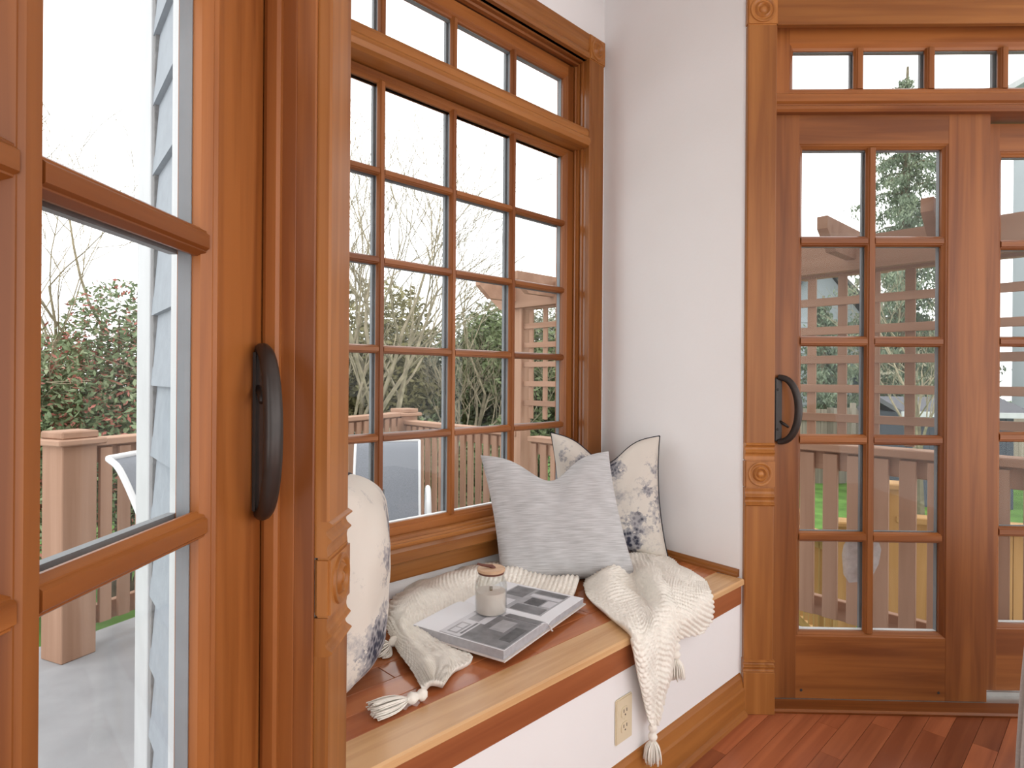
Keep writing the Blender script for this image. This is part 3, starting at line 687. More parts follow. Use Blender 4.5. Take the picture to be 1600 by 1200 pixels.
# ---- knitted throw
throw = thing('knitted_throw', 'cream chunky-knit throw draped over the seat with tassels', 'throw blanket', loc=(0, 0, 0))
def knit_surface(name, curves, su, sv, thick=.010, pitch=(.0120, .0150), amp=.0090, seed=0, wob=.006):
    """curves: list of lists of world points (each a curve along the cloth); lofted across with Catmull-Rom."""
    NV = sv; NU = su
    cs = [catmull(c, NV) for c in curves]
    grid = []
    for j in range(NV+1): grid.append(catmull([c[j] for c in cs], NU))
    Lv = sum((grid[j+1][NU//2]-grid[j][NU//2]).length for j in range(NV)); Lu = sum((grid[NV//2][i+1]-grid[NV//2][i]).length for i in range(NU))
    bm = bmesh.new(); vs_ = []; dist_v = [0.0]*(NU+1)
    def nrm(j, i):
        a = grid[j][min(i+1, NU)]-grid[j][max(i-1, 0)]; b = grid[min(j+1, NV)][i]-grid[max(j-1, 0)][i]
        n = a.cross(b); n = n.normalized() if n.length > 1e-9 else Vector((0, 0, 1))
        cam_d = Vector((0, -1, .8))
        return n if n.dot(cam_d) > 0 else -n
    acc_u = [0.0]
    top = []; bot = []
    for j in range(NV+1):
        ru = []; rb = []; u = 0.0
        for i in range(NU+1):
            if i: u += (grid[j][i]-grid[j][i-1]).length
            if j: dist_v[i] += (grid[j][i]-grid[j-1][i]).length
            n = nrm(j, i); v = dist_v[i]; row = math.floor(v/pitch[1])
            st = abs(math.sin(math.pi*v/pitch[1]))**.7*(.45+.55*abs(math.cos(math.pi*(u/pitch[0]+.5*row))))
            q = grid[j][i]
            p = q+n*(amp*st+wob*noise.noise(q*14+Vector((seed, 0, 0))))
            edge = i in (0, NU) or j in (0, NV)
            ru.append(bm.verts.new(p)); rb.append(ru[-1] if edge else bm.verts.new(q-n*thick))
        top.append(ru); bot.append(rb)
    for j in range(NV):
        for i in range(NU):
            f = [top[j][i], top[j][i+1], top[j+1][i+1], top[j+1][i]]
            bm.faces.new(f)
            f = [bot[j][i], bot[j+1][i], bot[j+1][i+1], bot[j][i+1]]
            try: bm.faces.new(f)
            except ValueError: pass
    bmesh.ops.recalc_face_normals(bm, faces=list(bm.faces))
    return obj(name, bm, 'yarn', throw, smooth=True)
def S(px, py, h): return at_z(px, py, ST+h)           # point on the seat, h above the planks
def E_(px, py, off):                                   # point on the hanging face in front of the seat
    q = SF.hit(px, py, -off); return SF.w(q.x, -off, q.z)
# left run: from under the grey pillow along the window wall, turning to the front and ending in a point
rowsL = [[S(905, 893, .012), S(905, 905, .03), S(900, 920, .03), S(893, 936, .012)],
         [S(850, 885, .012), S(855, 900, .032), S(855, 915, .026), S(858, 934, .012)],
         [S(800, 872, .016), S(800, 890, .05), S(802, 910, .03), S(805, 930, .012)],
         [S(742, 884, .012), S(745, 892, .055), S(748, 915, .03), S(765, 950, .004)],
         [S(672, 900, .012), S(690, 907, .05), S(704, 936, .034), S(735, 970, .004)],
         [S(622, 932, .012), S(645, 930, .045), S(668, 955, .036), S(705, 990, .004)],
         [S(606, 970, .012), S(624, 962, .045), S(642, 980, .032), S(700, 1010, .004)],
         [S(618, 1008, .012), S(632, 1000, .03), S(655, 1010, .018), S(738, 1031, .004)],
         [S(640, 1042, .012), S(656, 1030, .03), S(680, 1035, .024), S(712, 1046, .012)],
         [S(660, 1078, .012), S(670, 1068, .02), S(680, 1066, .02), S(694, 1070, .012)]]
cols_ = [[rowsL[j][i] for j in range(len(rowsL))] for i in range(4)]
knit_surface('knit_panel', cols_, 74, 300, seed=1, wob=.012)
# right run: out from behind the pillow, across the planks and down over the front edge
edge_y = lambda x: 905+(1163-x)*.4985
colA = [[S(925, 890, .012), S(914, 905, .012), S(917, 932, .014), S(945, 958, .016), S(985, edge_y(985)-4, .014), E_(988, 1012, .016), E_(996, 1056, .018), E_(1007, 1104, .016), E_(1015, 1131, .016)],
        [S(950, 880, .03), S(945, 892, .055), S(955, 915, .05), S(978, 942, .035), S(1003, edge_y(1003)-6, .016), E_(1004, 1012, .030), E_(1008, 1056, .030), E_(1014, 1104, .024), E_(1018, 1132, .018)],
        [S(985, 868, .03), S(982, 880, .045), S(988, 905, .022), S(1005, 935, .012), S(1022, edge_y(1022)-6, .016), E_(1022, 1008, .024), E_(1022, 1056, .022), E_(1021, 1104, .020), E_(1021, 1132, .018)],
        [S(1000, 866, .03), S(1005, 880, .05), S(1018, 902, .06), S(1032, 930, .05), S(1042, edge_y(1042)-6, .018), E_(1043, 1000, .030), E_(1039, 1052, .028), E_(1030, 1102, .022), E_(1024, 1132, .018)],
        [S(1008, 866, .03), S(1020, 880, .05), S(1035, 900, .055), S(1046, 926, .042), S(1055, edge_y(1055)-5, .016), E_(1057, 998, .018), E_(1046, 1050, .018), E_(1033, 1102, .016), E_(1026, 1132, .016)]]
knit_surface('knit_panel', colA, 84, 210, seed=2, wob=.010)
colB = [[S(1006, 866, .028), S(1018, 881, .05), S(1033, 901, .055), S(1044, 927, .042), S(1053, edge_y(1053)-5, .016), E_(1055, 975, .020), E_(1056, 990, .018), E_(1057, 1003, .016)],
        [S(1018, 866, .025), S(1038, 882, .045), S(1053, 898, .05), S(1064, 920, .04), S(1071, edge_y(1071)-6, .018), E_(1072, 966, .026), E_(1070, 982, .024), E_(1067, 997, .018)],
        [S(1030, 867, .02), S(1055, 884, .03), S(1076, 899, .034), S(1086, 915, .03), S(1091, edge_y(1091)-5, .018), E_(1092, 958, .024), E_(1090, 974, .022), E_(1086, 992, .016)],
        [S(1039, 868, .012), S(1062, 884, .012), S(1088, 900, .012), S(1103, 914, .012), S(1110, edge_y(1110)-3, .014), E_(1112, 950, .016), E_(1109, 968, .016), E_(1098, 989, .016)]]
knit_surface('knit_panel', colB, 62, 120, seed=5, wob=.008)

def tassel(top, direction, length, spread, drop=0, seed=0, plane_up=None, neck=.03):
    rnd = random.Random(seed); d = Vector(direction).normalized(); top = Vector(top)
    root = thing_part('tassel', throw)
    a = d.cross(Vector((0, 0, 1))); a = a.normalized() if a.length > .01 else Vector((1, 0, 0)); b = d.cross(a).normalized()
    rot = Matrix((a, b, d)).transposed().to_4x4()
    bm = bmesh.new()
    lathe(bm, [(0, 0), (.008, .003), (.012, .010), (.0115, .017), (.007, .022), (.0095, .027), (.0125, .034), (.0105, .041), (.006, .045), (.006, .052)], 18, Matrix.Translation(top) @ rot)
    for v in bm.verts: v.co += Vector((rnd.uniform(-1, 1), rnd.uniform(-1, 1), rnd.uniform(-1, 1)))*.0008
    obj('knot', bm, 'yarn', root, smooth=True)
    bm = bmesh.new()
    for k in range(110):
        an = rnd.uniform(0, 2*math.pi); rr = math.sqrt(rnd.random()); L = length*rnd.uniform(.86, 1.08)
        p0 = top+d*.046+(a*math.cos(an)+b*math.sin(an))*.005*rr
        sp = (a*math.cos(an)*spread+b*math.sin(an)*spread*(.55 if plane_up else 1))*rr
        pts = [p0, p0+d*L*.3+sp*.7, p0+d*L*.65+sp*1.0, p0+d*L+sp*rnd.uniform(.85, 1.15)]
        if plane_up:
            for i, p in enumerate(pts): p.z = max(p.z, ST+.003+.004*rnd.random())
        tube(bm, catmull(pts, 6), .0016, 4)
    obj('fringe', bm, 'yarn', root, smooth=True); return root
tp = S(668, 1082, .016); tq = S(585, 1112, .010)
tassel(tp, tq-tp, (tq-tp).length*.62, .022, seed=1, plane_up=True)
tassel(S(634, 990, .03), S(586, 1022, .0)-S(634, 990, .03), .042, .042, seed=2, plane_up=True)
tassel(E_(1056, 1003, .022), (0.02, 0, -1), .052, .020, seed=3)
tassel(E_(1020, 1130, .020), (0, 0, -1), .055, .018, seed=4)

# ---- open book
ZB = ST+.014
b1, b2, b3, b4, b5 = at_z(655, 991, ZB), at_z(806, 1043, ZB), at_z(858, 985, ZB), at_z(722, 950, ZB), at_z(899, 943, ZB)
gut = (b3-b4); gl_ = gut.length; ge = gut.normalized(); gn = Vector((ge.y, -ge.x, 0))     # ge along the gutter, gn towards the near page
lw = ((b1-b4).dot(gn)+(b2-b3).dot(gn))/2; rw = lw
book = thing('open_book', 'open hardcover book with black and white photographs under the candle', 'book', loc=b4, rz=math.atan2(ge.y, ge.x))
# local: x along gutter 0..gl, y = -distance towards the near page (negative y), positive y = far page
GL = gl_; LW = max(.17, min(.24, lw))
shL = (b1-b4).dot(ge); shR = (b5-b3).dot(ge)
def page_z(q, top):     # q = distance from the gutter 0..1
    return top*(1-.42*math.exp(-q*14)-.10*q)
def page_block(sgn, top, name, w):
    bm = bmesh.new(); n = 22; up = []; lo = []
    for k in range(n+1):
        q = k/n; yy = sgn*w*q; up.append((yy, page_z(q, top)+.004)); lo.append((yy, .004))
    for prof in [up+lo[::-1]]:
        extr(bm, [(b, a) for a, b in prof], 'x', .004, GL-.004)
    o = obj(name, bm, 'page_edge', book); return o
def page_sheet(sgn, top, w):
    bm = bmesh.new(); n = 22; g = []
    for k in range(n+1):
        q = k/n; yy = sgn*w*q; zz = page_z(q, top)+.0052
        g.append([bm.verts.new((x, yy, z)) for x in (.003, GL-.003) for z in (zz-.0008, zz)])
    for A, B in zip(g, g[1:]):
        for (i, j) in ((0, 1), (1, 3), (3, 2), (2, 0)): bm.faces.new((A[i], A[j], B[j], B[i]))
    bm.faces.new((g[0][0], g[0][1], g[0][3], g[0][2])); bm.faces.new((g[-1][0], g[-1][1], g[-1][3], g[-1][2]))
    bmesh.ops.recalc_face_normals(bm, faces=list(bm.faces))
    return obj('page', bm, 'page_paper', book)
bm = bmesh.new(); box(bm, -.003, GL+.003, -LW-.005, LW+.005, 0, .004, bev=.001); obj('cover', bm, 'book_cover', book)
TOPN, TOPF = .022, .016
page_block(-1, TOPN, 'page_block', LW); page_block(1, TOPF, 'page_block', LW); pgN = page_sheet(-1, TOPN, LW); pgF = page_sheet(1, TOPF, LW)
def printed(page, sgn, top, x0, x1, q0, q1, mat, lift=.0004):
    bm = bmesh.new(); n = 8; g = []
    for k in range(n+1):
        q = q0+(q1-q0)*k/n; yy = sgn*LW*q; zz = page_z(q, top)+.0052+lift
        g.append([bm.verts.new((x*GL, yy, z)) for x in (x0, x1) for z in (zz-.0006, zz)])
    for A, B in zip(g, g[1:]):
        for (i, j) in ((0, 1), (1, 3), (3, 2), (2, 0)): bm.faces.new((A[i], A[j], B[j], B[i]))
    bm.faces.new((g[0][0], g[0][1], g[0][3], g[0][2])); bm.faces.new((g[-1][0], g[-1][1], g[-1][3], g[-1][2]))
    bmesh.ops.recalc_face_normals(bm, faces=list(bm.faces))
    return obj('printed_picture', bm, mat, page)
# near page: a big photograph of a room
printed(pgN, -1, TOPN, .30, .985, .04, .985, 'print_mid')
for a in [(.52, .975, .22, .97, 'print_dark', .0007), (.30, .52, .30, .97, 'print_light', .0007), (.30, .62, .05, .2, 'print_light', .0008), (.60, .97, .05, .20, 'print_dark', .0009),
          (.64, .80, .30, .62, 'print_mid', .001), (.84, .95, .42, .80, 'print_black', .001), (.35, .46, .62, .92, 'print_mid', .0011), (.37, .44, .65, .77, 'print_light', .0014), (.37, .44, .79, .90, 'print_light', .0014),
          (.36, .48, .34, .52, 'print_mid', .001), (.50, .56, .18, .55, 'print_light', .0013), (.48, .50, .56, .90, 'print_dark', .0013)]:
    printed(pgN, -1, TOPN, *a[:5], lift=a[5])
# far page: smaller picture, white margin
printed(pgF, 1, TOPF, .22, .86, .12, .95, 'print_mid')
for a in [(.24, .46, .55, .92, 'print_dark', .0007), (.50, .84, .14, .34, 'print_dark', .0007), (.55, .72, .38, .62, 'print_black', .0009), (.26, .44, .18, .42, 'print_light', .0009), (.50, .84, .66, .76, 'print_light', .0009), (.74, .84, .40, .62, 'print_light', .0009), (.50, .84, .80, .94, 'print_dark', .0009)]:
    printed(pgF, 1, TOPF, *a[:5], lift=a[5])
bm = bmesh.new(); tube(bm, [(GL-.002, .002, .012), (GL+.004, .001, .010), (GL+.008, -.002, .003), (GL+.012, -.004, .0025)], .0022, 6); obj('ribbon_marker', bm, 'book_cover', book, smooth=True)

# ---- candle jar on the book
jl = at_z(767, 958, ZB+.0235)
jar = thing('candle_jar', 'glass candle jar with wooden lid and brown leather tab on the open book', 'candle', loc=(jl.x, jl.y, jl.z), rz=R(20))
JR = .0425
bm = bmesh.new(); lathe(bm, [(0, .0), (JR*.86, 0), (JR*.96, .003), (JR, .010), (JR, .076), (JR*.97, .086), (JR*.86, .095), (JR*.82, .100), (JR*.82, .112), (JR*.76, .112), (JR*.76, .100), (JR*.80, .094), (JR*.91, .085), (JR*.945, .076), (JR*.945, .010), (JR*.90, .006), (0, .006)], 48); obj('jar', bm, 'jar_glass', jar, smooth=True, auto=50)
bm = bmesh.new(); lathe(bm, [(0, .0065), (JR*.90, .0065), (JR*.94, .010), (JR*.94, .060), (JR*.90, .0615), (JR*.3, .0605), (0, .0605)], 48); obj('wax', bm, 'candle_wax', jar, smooth=True, auto=50)
bm = bmesh.new(); box(bm, -.004, .004, -.001, .001, .058, .072); obj('wick', bm, 'wick', jar)
bm = bmesh.new(); lathe(bm, [(0, .1125), (JR*.80, .1125), (JR*.80, .114), (JR*.88, .1145), (JR*.88, .1205), (JR*.84, .122), (0, .122)], 40); obj('lid', bm, 'lid_wood', jar, smooth=True, auto=40)
bm = bmesh.new(); lathe(bm, [(JR*.74, .108), (JR*.83, .1085), (JR*.84, .1125), (JR*.74, .1125)], 40); obj('gasket', bm, 'leather_tab', jar, smooth=True, auto=40)
bm = bmesh.new(); tube(bm, [(.006, -.002, .1225), (.002, -.001, .126), (-.010, .002, .1275), (-.024, .005, .130), (-.036, .008, .134)], [.0045, .005, .004, .0036, .003], 8)
lathe(bm, [(0, .1255), (.007, .125), (.0085, .122)], 16, Matrix.Translation((.004, -.001, 0))); obj('leather_tab', bm, 'leather_tab', jar, smooth=True)

# ---- upholstered chair at the right
ch = thing('upholstered_chair', 'beige upholstered chair with nailhead trim in front of the sliding doors', 'chair', loc=(1.195, 1.45, 0), rz=R(-45))
def chair_side(bm, x0, x1, bev=.012):
    pass
bm = bmesh.new()
# back: slightly flaring slab whose left edge curves out towards the floor
prof = [(0, .10), (.004, .25), (.012, .42), (.024, .58), (.042, .74), (.07, .86), (.11, .95), (.20, 1.00), (.40, 1.00), (.49, .95), (.53, .86), (.556, .74), (.574, .58), (.586, .42), (.594, .25), (.60, .10)]
extr(bm, [(p-.30, q) for p, q in prof], 'y', 0, .075)
bmesh.ops.bevel(bm, geom=list(bm.edges), offset=.010, segments=2, affect='EDGES')
bk = obj('backrest', bm, 'chair_fabric', ch, smooth=True, auto=40); bk.location = (.30, 0, 0)
import itertools
nb = bmesh.new(); lathe(nb, [(.0052, 0), (.0046, .0018), (.0026, .003), (0, .0034)], 10, Matrix.Rotation(R(90), 4, 'X')); 
nail0 = obj('nailhead', nb, 'nailhead', ch, smooth=True); first = True
for side in (0, 1):
    z = .125
    while z < .90:
        for (pa, za), (pb, zb) in zip(prof[:8], prof[1:8]):
            if za <= z <= zb:
                x = pa+(pb-pa)*(z-za)/(zb-za); break
        x = x+.022 if side == 0 else .60-x-.022
        if first: nail0.location = (x, -.0005, z); first = False
        else: clone(nail0, ch, (x, -.0005, z))
        z += .0155
bm = bmesh.new(); box(bm, .03, .57, .06, .60, .34, .50, bev=.03, seg=3); obj('seat', bm, 'chair_fabric', ch, smooth=True, auto=40)
for lx, ly in ((.05, .05), (.52, .05), (.05, .54), (.52, .54)):
    bm = bmesh.new(); box(bm, lx, lx+.045, ly, ly+.045, 0, .36, bev=.004); obj('leg', bm, 'chair_leg', ch)

# ================================================================== OUTDOORS
GZ = -1.24; DK = -.20
gr = bmesh.new(); prism(gr, [(-60, 3), (60, 3), (60, 80), (-60, 80)], GZ-.2, GZ)
tag(obj('lawn', gr, 'grass'), 'green lawn beyond the deck', kind='structure')
# outside of the bay's left wall: lap siding, white corner board and door trim
sd = thing('siding_wall', 'pale blue-grey lap siding outside the left door', 'siding', BL)
zz = -.15; 
while zz < 2.74:
    EX('siding_board', 'siding_paint', sd, [(zz, .0), (zz, .016), (zz+.166, .004), (zz+.166, 0)], 'x', -.462, -.186)
    zz += .156
BX('corner_board', 'white_trim', sd, -.190, .0, -.13, .020, -.18, 2.8, bev=.002)
BX('caulk_bead', 'caulk_grey', sd, -.200, -.189, .0, .013, -.15, 2.8, bev=0)
BX('door_trim', 'white_trim', sd, -.562, -.455, -.005, .021, -.18, 2.8, bev=.002)
BX('door_trim', 'white_trim', sd, -.665, -.560, -.005, .030, -.18, 2.8, bev=.002)
# deck
LPp = Vector((-2.08, 2.88, 0)); Ap = Vector((-.957, 5.44, 0)); PP = Vector((.068, 4.34, 0)); QP = Vector((2.02, 2.275, 0))
bm = bmesh.new(); prism(bm, [(-5.2, -1.2), (-.50, -1.2), (-.50, .95), (-.80, 1.35), (-.88, 1.63), (.24, 2.74), (.50, 2.66), (.93, 2.24), (2.6, 2.20), (2.6, 2.60), QP+Vector((.3, .3, 0)), Ap+Vector((.06, .12, 0)), Ap+Vector((-.1, .1, 0)), LPp+Vector((-.12, .14, 0)), (-5.2, 1.2)], DK-.15, DK)
tag(obj('deck_floor', bm, 'deck_membrane'), 'weathered light grey deck surface', kind='structure')
def railing(name, label, a, b, ztop, pitch, pw_, zbot, posts, post_w=.14, group='deck railings', cap=.12, ph=.035):
    v = b-a; L = v.length; ang = math.atan2(v.y, v.x)
    r = thing(name, label, 'railing', loc=(a.x, a.y, DK), rz=ang, group=None)
    zt = ztop-DK; zb = zbot-DK
    BX('top_rail', 'cedar_x', r, 0, L, -cap/2, cap/2, zt-.035, zt, bev=.004)
    BX('upper_rail', 'cedar_x', r, 0, L, -.03, .015, zt-.12, zt-.035, bev=.003)
    BX('bottom_rail', 'cedar_x', r, 0, L, .012, .05, zb-.02, zb+.07, bev=.003)
    n = int(L/pitch); first = None
    for k in range(n):
        x = (k+.5)*L/n
        if any(abs(x-p*L) < post_w*.6 for p in posts): continue
        if first is None:
            bm = bmesh.new(); box(bm, -pw_/2, pw_/2, -.05, -.03, zb, zt-.045, bev=.002); first = obj('picket', bm, 'cedar_z', r); first.location = (x, 0, 0)
        else: clone(first, r, (x, 0, 0))
    for p in posts:
        x = p*L
        BX('post', 'cedar_z', r, x-post_w/2, x+post_w/2, -post_w/2, post_w/2, 0, zt+ph, bev=.004)
        BX('post_cap', 'cedar_x', r, x-post_w/2-.03, x+post_w/2+.03, -post_w/2-.03, post_w/2+.03, zt+ph, zt+ph+.03, bev=.006)
        BX('post_cap', 'cedar_x', r, x-post_w/2-.005, x+post_w/2+.005, -post_w/2-.005, post_w/2+.005, zt+ph+.03, zt+ph+.065, bev=.006)
    return r
railing('deck_railing', 'brown picket railing with boxed post seen through the left door', LPp, Ap, .815, .092, .058, -.08, (0,), .155, ph=-.02)
railing('deck_railing', 'brown picket railing with boxed corner post seen through the bay window', Ap, PP, .745, .092, .058, -.08, (0,), .17)
dirP = (QP-PP).normalized()
railing('deck_railing', 'brown picket railing under the lattice beside the arbor post', PP+dirP*.12, PP+dirP*.78, .720, .092, .058, -.08, (), .14)
railing('deck_railing', 'wide brown pickets outside the sliding doors', PP+dirP*.80, QP, .828, .0985, .062, .03, (), .14)
# arbor with lattice
ab = thing('arbor', 'brown stained arbor with square lattice and notched rafters', 'arbor', loc=(PP.x, PP.y, DK), rz=math.atan2(dirP.y, dirP.x))
AL = (QP-PP).length
BX('post', 'cedar_z', ab, -.045, .045, -.05, .05, 0, 1.62-DK, bev=.004)
BX('post', 'cedar_z', ab, AL-.05, AL+.04, -.045, .045, 0, 1.62-DK, bev=.004)
def beam(name, x0, x1, y0, y1, z0, z1, notch=.12):
    pr = [(z1, 0), (z1, 1), (z0, 1), (z0, 0)]
    bm = bmesh.new(); h = z1-z0
    extr(bm, [(x0, z1), (x1, z1), (x1, z1-h*.35), (x1-notch, z0), (x0+notch, z0), (x0, z1-h*.35)], 'y', y0, y1); obj(name, bm, 'cedar_x', ab)
beam('beam', -.26, AL+.30, -.085, -.046, 1.61-DK, 1.755-DK)
beam('beam', -.26, AL+.30, .046, .085, 1.61-DK, 1.755-DK)
def rafter(x, y0=-.42, y1=.5):
    h = .13; z0 = 1.655-DK; z1 = z0+h
    pts = [(y0, z1), (y1, z1), (y1, z1-.05), (y1-.10, z0), (y0+.10, z0), (y0, z1-.05)]
    bm = bmesh.new(); lo = [bm.verts.new((x-.02, a, b)) for a, b in pts]; hi = [bm.verts.new((x+.02, a, b)) for a, b in pts]
    bm.faces.new(lo); bm.faces.new(hi[::-1])
    for i in range(6): bm.faces.new((lo[i], lo[(i+1) % 6], hi[(i+1) % 6], hi[i]))
    bmesh.ops.recalc_face_normals(bm, faces=list(bm.faces)); obj('rafter', bm, 'cedar_x', ab)
k = 0
for x in (.008, .368, .728, 1.088, 1.448, 1.808, 2.168, 2.528): rafter(x)
zl = .93; hs = []
while zl < 1.60: hs.append(zl); zl += .134
for z in hs: BX('lattice_slat', 'cedar_x', ab, .04, AL-.04, -.024, -.010, z-DK, z-DK+.037, bev=.002)
x = .10; fs_ = None
while x < AL-.06:
    if fs_ is None:
        bm = bmesh.new(); box(bm, -.019, .019, -.010, .004, .84-DK, 1.64-DK, bev=.002); fs_ = obj('lattice_slat', bm, 'cedar_z', ab); fs_.location = (x, 0, 0)
    else: clone(fs_, ab, (x, 0, 0))
    x += .134

# patio chairs
def patio_chair(label, loc, rz, group='patio sling chairs'):
    c = thing('patio_chair', label, 'chair', loc=loc, rz=rz, group=group)
    # front faces -Y
    def sling(name, pts, w):
        bm = bmesh.new(); cs = catmull(pts, 16); n = len(cs); v = []
        for p in cs:
            v.append([bm.verts.new((sx*w/2, p.y, p.z+dz)) for sx in (-1, 1) for dz in (0, .006)])
        for A, B in zip(v, v[1:]):
            for i, j in ((0, 1), (1, 3), (3, 2), (2, 0)): bm.faces.new((A[i], A[j], B[j], B[i]))
        bmesh.ops.recalc_face_normals(bm, faces=list(bm.faces)); obj(name, bm, 'sling_grey', c, smooth=True, auto=50)
    sling('back_sling', [(0, .20, .40), (0, .27, .58), (0, .34, .78), (0, .42, .95), (0, .47, 1.0)], .50)
    sling('seat_sling', [(0, -.26, .42), (0, -.10, .385), (0, .08, .375), (0, .20, .40)], .50)
    for s in (-1, 1):
        bm = bmesh.new(); tube(bm, catmull([(s*.26, -.27, .425), (s*.26, -.10, .39), (s*.26, .08, .38), (s*.26, .20, .41), (s*.26, .27, .58), (s*.26, .34, .78), (s*.26, .42, .955), (s*.26, .47, 1.005)], 30), .012, 8); obj('side_rail', bm, 'white_metal', c, smooth=True)
        bm = bmesh.new(); tube(bm, catmull([(s*.31, -.34, 0.0), (s*.31, -.33, .25), (s*.31, -.30, .56), (s*.31, -.22, .71), (s*.31, -.10, .735), (s*.31, .02, .67), (s*.31, .10, .40), (s*.31, .20, .0)], 40), .019, 8); obj('arm_loop', bm, 'white_metal', c, smooth=True)
        bm = bmesh.new(); tube(bm, [(s*.31, -.31, .43), (s*.26, -.26, .42)], .012, 8); tube(bm, [(s*.31, .09, .42), (s*.26, .17, .40)], .012, 8); obj('bracket', bm, 'white_metal', c, smooth=True)
    bm = bmesh.new(); tube(bm, [(-.26, .47, 1.005), (.26, .47, 1.005)], .012, 8); obj('top_bar', bm, 'white_metal', c, smooth=True)
    return c
pc = patio_chair('white framed sling chair with grey back in front of the picket corner', (-.775, 3.78, DK), R(10), None); pc.scale = (.82, .88, .88)
patio_chair('white framed sling chair seen past the white corner board', (-1.05, 2.56, DK), R(88), None)
# square table
pt = thing('patio_table', 'square glass-topped patio table with dark metal frame', 'table', loc=(-1.08, 3.08, DK), rz=R(40))
BX('table_top', 'table_glass', pt, -.29, .29, -.29, .29, .752, .760, bev=.002)
for a in ((-.32, .32, -.32, -.288), (-.32, .32, .288, .32), (-.32, -.288, -.288, .288), (.288, .32, -.288, .288)): BX('frame_bar', 'table_frame', pt, *a, .735, .765, bev=.003)
for sx in (-.28, .28):
    for sy in (-.28, .28): BX('leg', 'table_frame', pt, sx-.016, sx+.016, sy-.016, sy+.016, 0, .74, bev=.003)

# stairs and fresh cedar railing below the sliding doors
def cedar_rail(label, a, b, za, zb, hgt, n, post=True):
    v = b-a; L = v.length; r = thing('stair_railing', label, 'railing', loc=(a.x, a.y, GZ), rz=math.atan2(v.y, v.x))
    sl = (zb-za)/L
    def bar(name, off0, off1, y0, y1):
        bm = bmesh.new(); extr(bm, [(0, za-GZ+off0), (L, zb-GZ+off0), (L, zb-GZ+off1), (0, za-GZ+off1)], 'y', y0, y1); obj(name, bm, 'fresh_cedar_x', r)
    bar('hand_rail', hgt-.04, hgt, -.07, .07); bar('upper_rail', hgt-.13, hgt-.045, -.02, .02); bar('lower_rail', .05, .13, -.02, .02)
    for k in range(n):
        x = (k+.5)*L/n; z0 = za-GZ+sl*x
        BX('baluster', 'fresh_cedar_z', r, x-.02, x+.02, -.02, .02, z0+.1, z0+hgt-.08)
    for x in (0, L):
        z0 = za-GZ+sl*x
        BX('newel_post', 'fresh_cedar_z', r, x-.06, x+.06, -.06, .06, 0, z0+hgt+.10, bev=.005)
        BX('post_cap', 'fresh_cedar_z', r, x-.085, x+.085, -.085, .085, z0+hgt+.10, z0+hgt+.14, bev=.01)
    return r
cedar_rail('yellowish new cedar railing sloping down beside the steps', Vector((2.35, 4.3, 0)), Vector((2.75, 5.9, 0)), -.95, -1.22, .95, 9)
bx = Vector((2.62, 3.75, 0))
fp = thing('cedar_box_rail', 'solid yellowish cedar railing with capped newel post behind the pickets', 'railing', loc=(2.55, 3.95, GZ), rz=R(-24))
for k in range(9): BX('board', 'fresh_cedar_z', fp, k*.14, k*.14+.137, 0, .02, .35, 1.45, bev=.002)
BX('cap_rail', 'fresh_cedar_x', fp, -.06, 1.32, -.06, .08, 1.45, 1.49, bev=.004)
BX('newel_post', 'fresh_cedar_z', fp, -.12, .0, -.05, .07, 0, 1.66, bev=.005)
BX('post_cap', 'fresh_cedar_z', fp, -.15, .03, -.08, .10, 1.66, 1.70, bev=.008)
stp = thing('deck_steps', 'dark wooden steps going down from the deck', 'steps', loc=(2.05, 3.0, GZ), rz=R(-46))
for k in range(5):
    BX('tread', 'dark_deck_x', stp, -.1, 1.0, .28*k, .28*k+.27, .84-.19*k, .88-.19*k, bev=.003)
    BX('riser', 'fresh_cedar_x', stp, -.1, 1.0, .28*k+.23, .28*k+.25, .65-.19*k if k < 4 else 0, .84-.19*k, bev=.002)

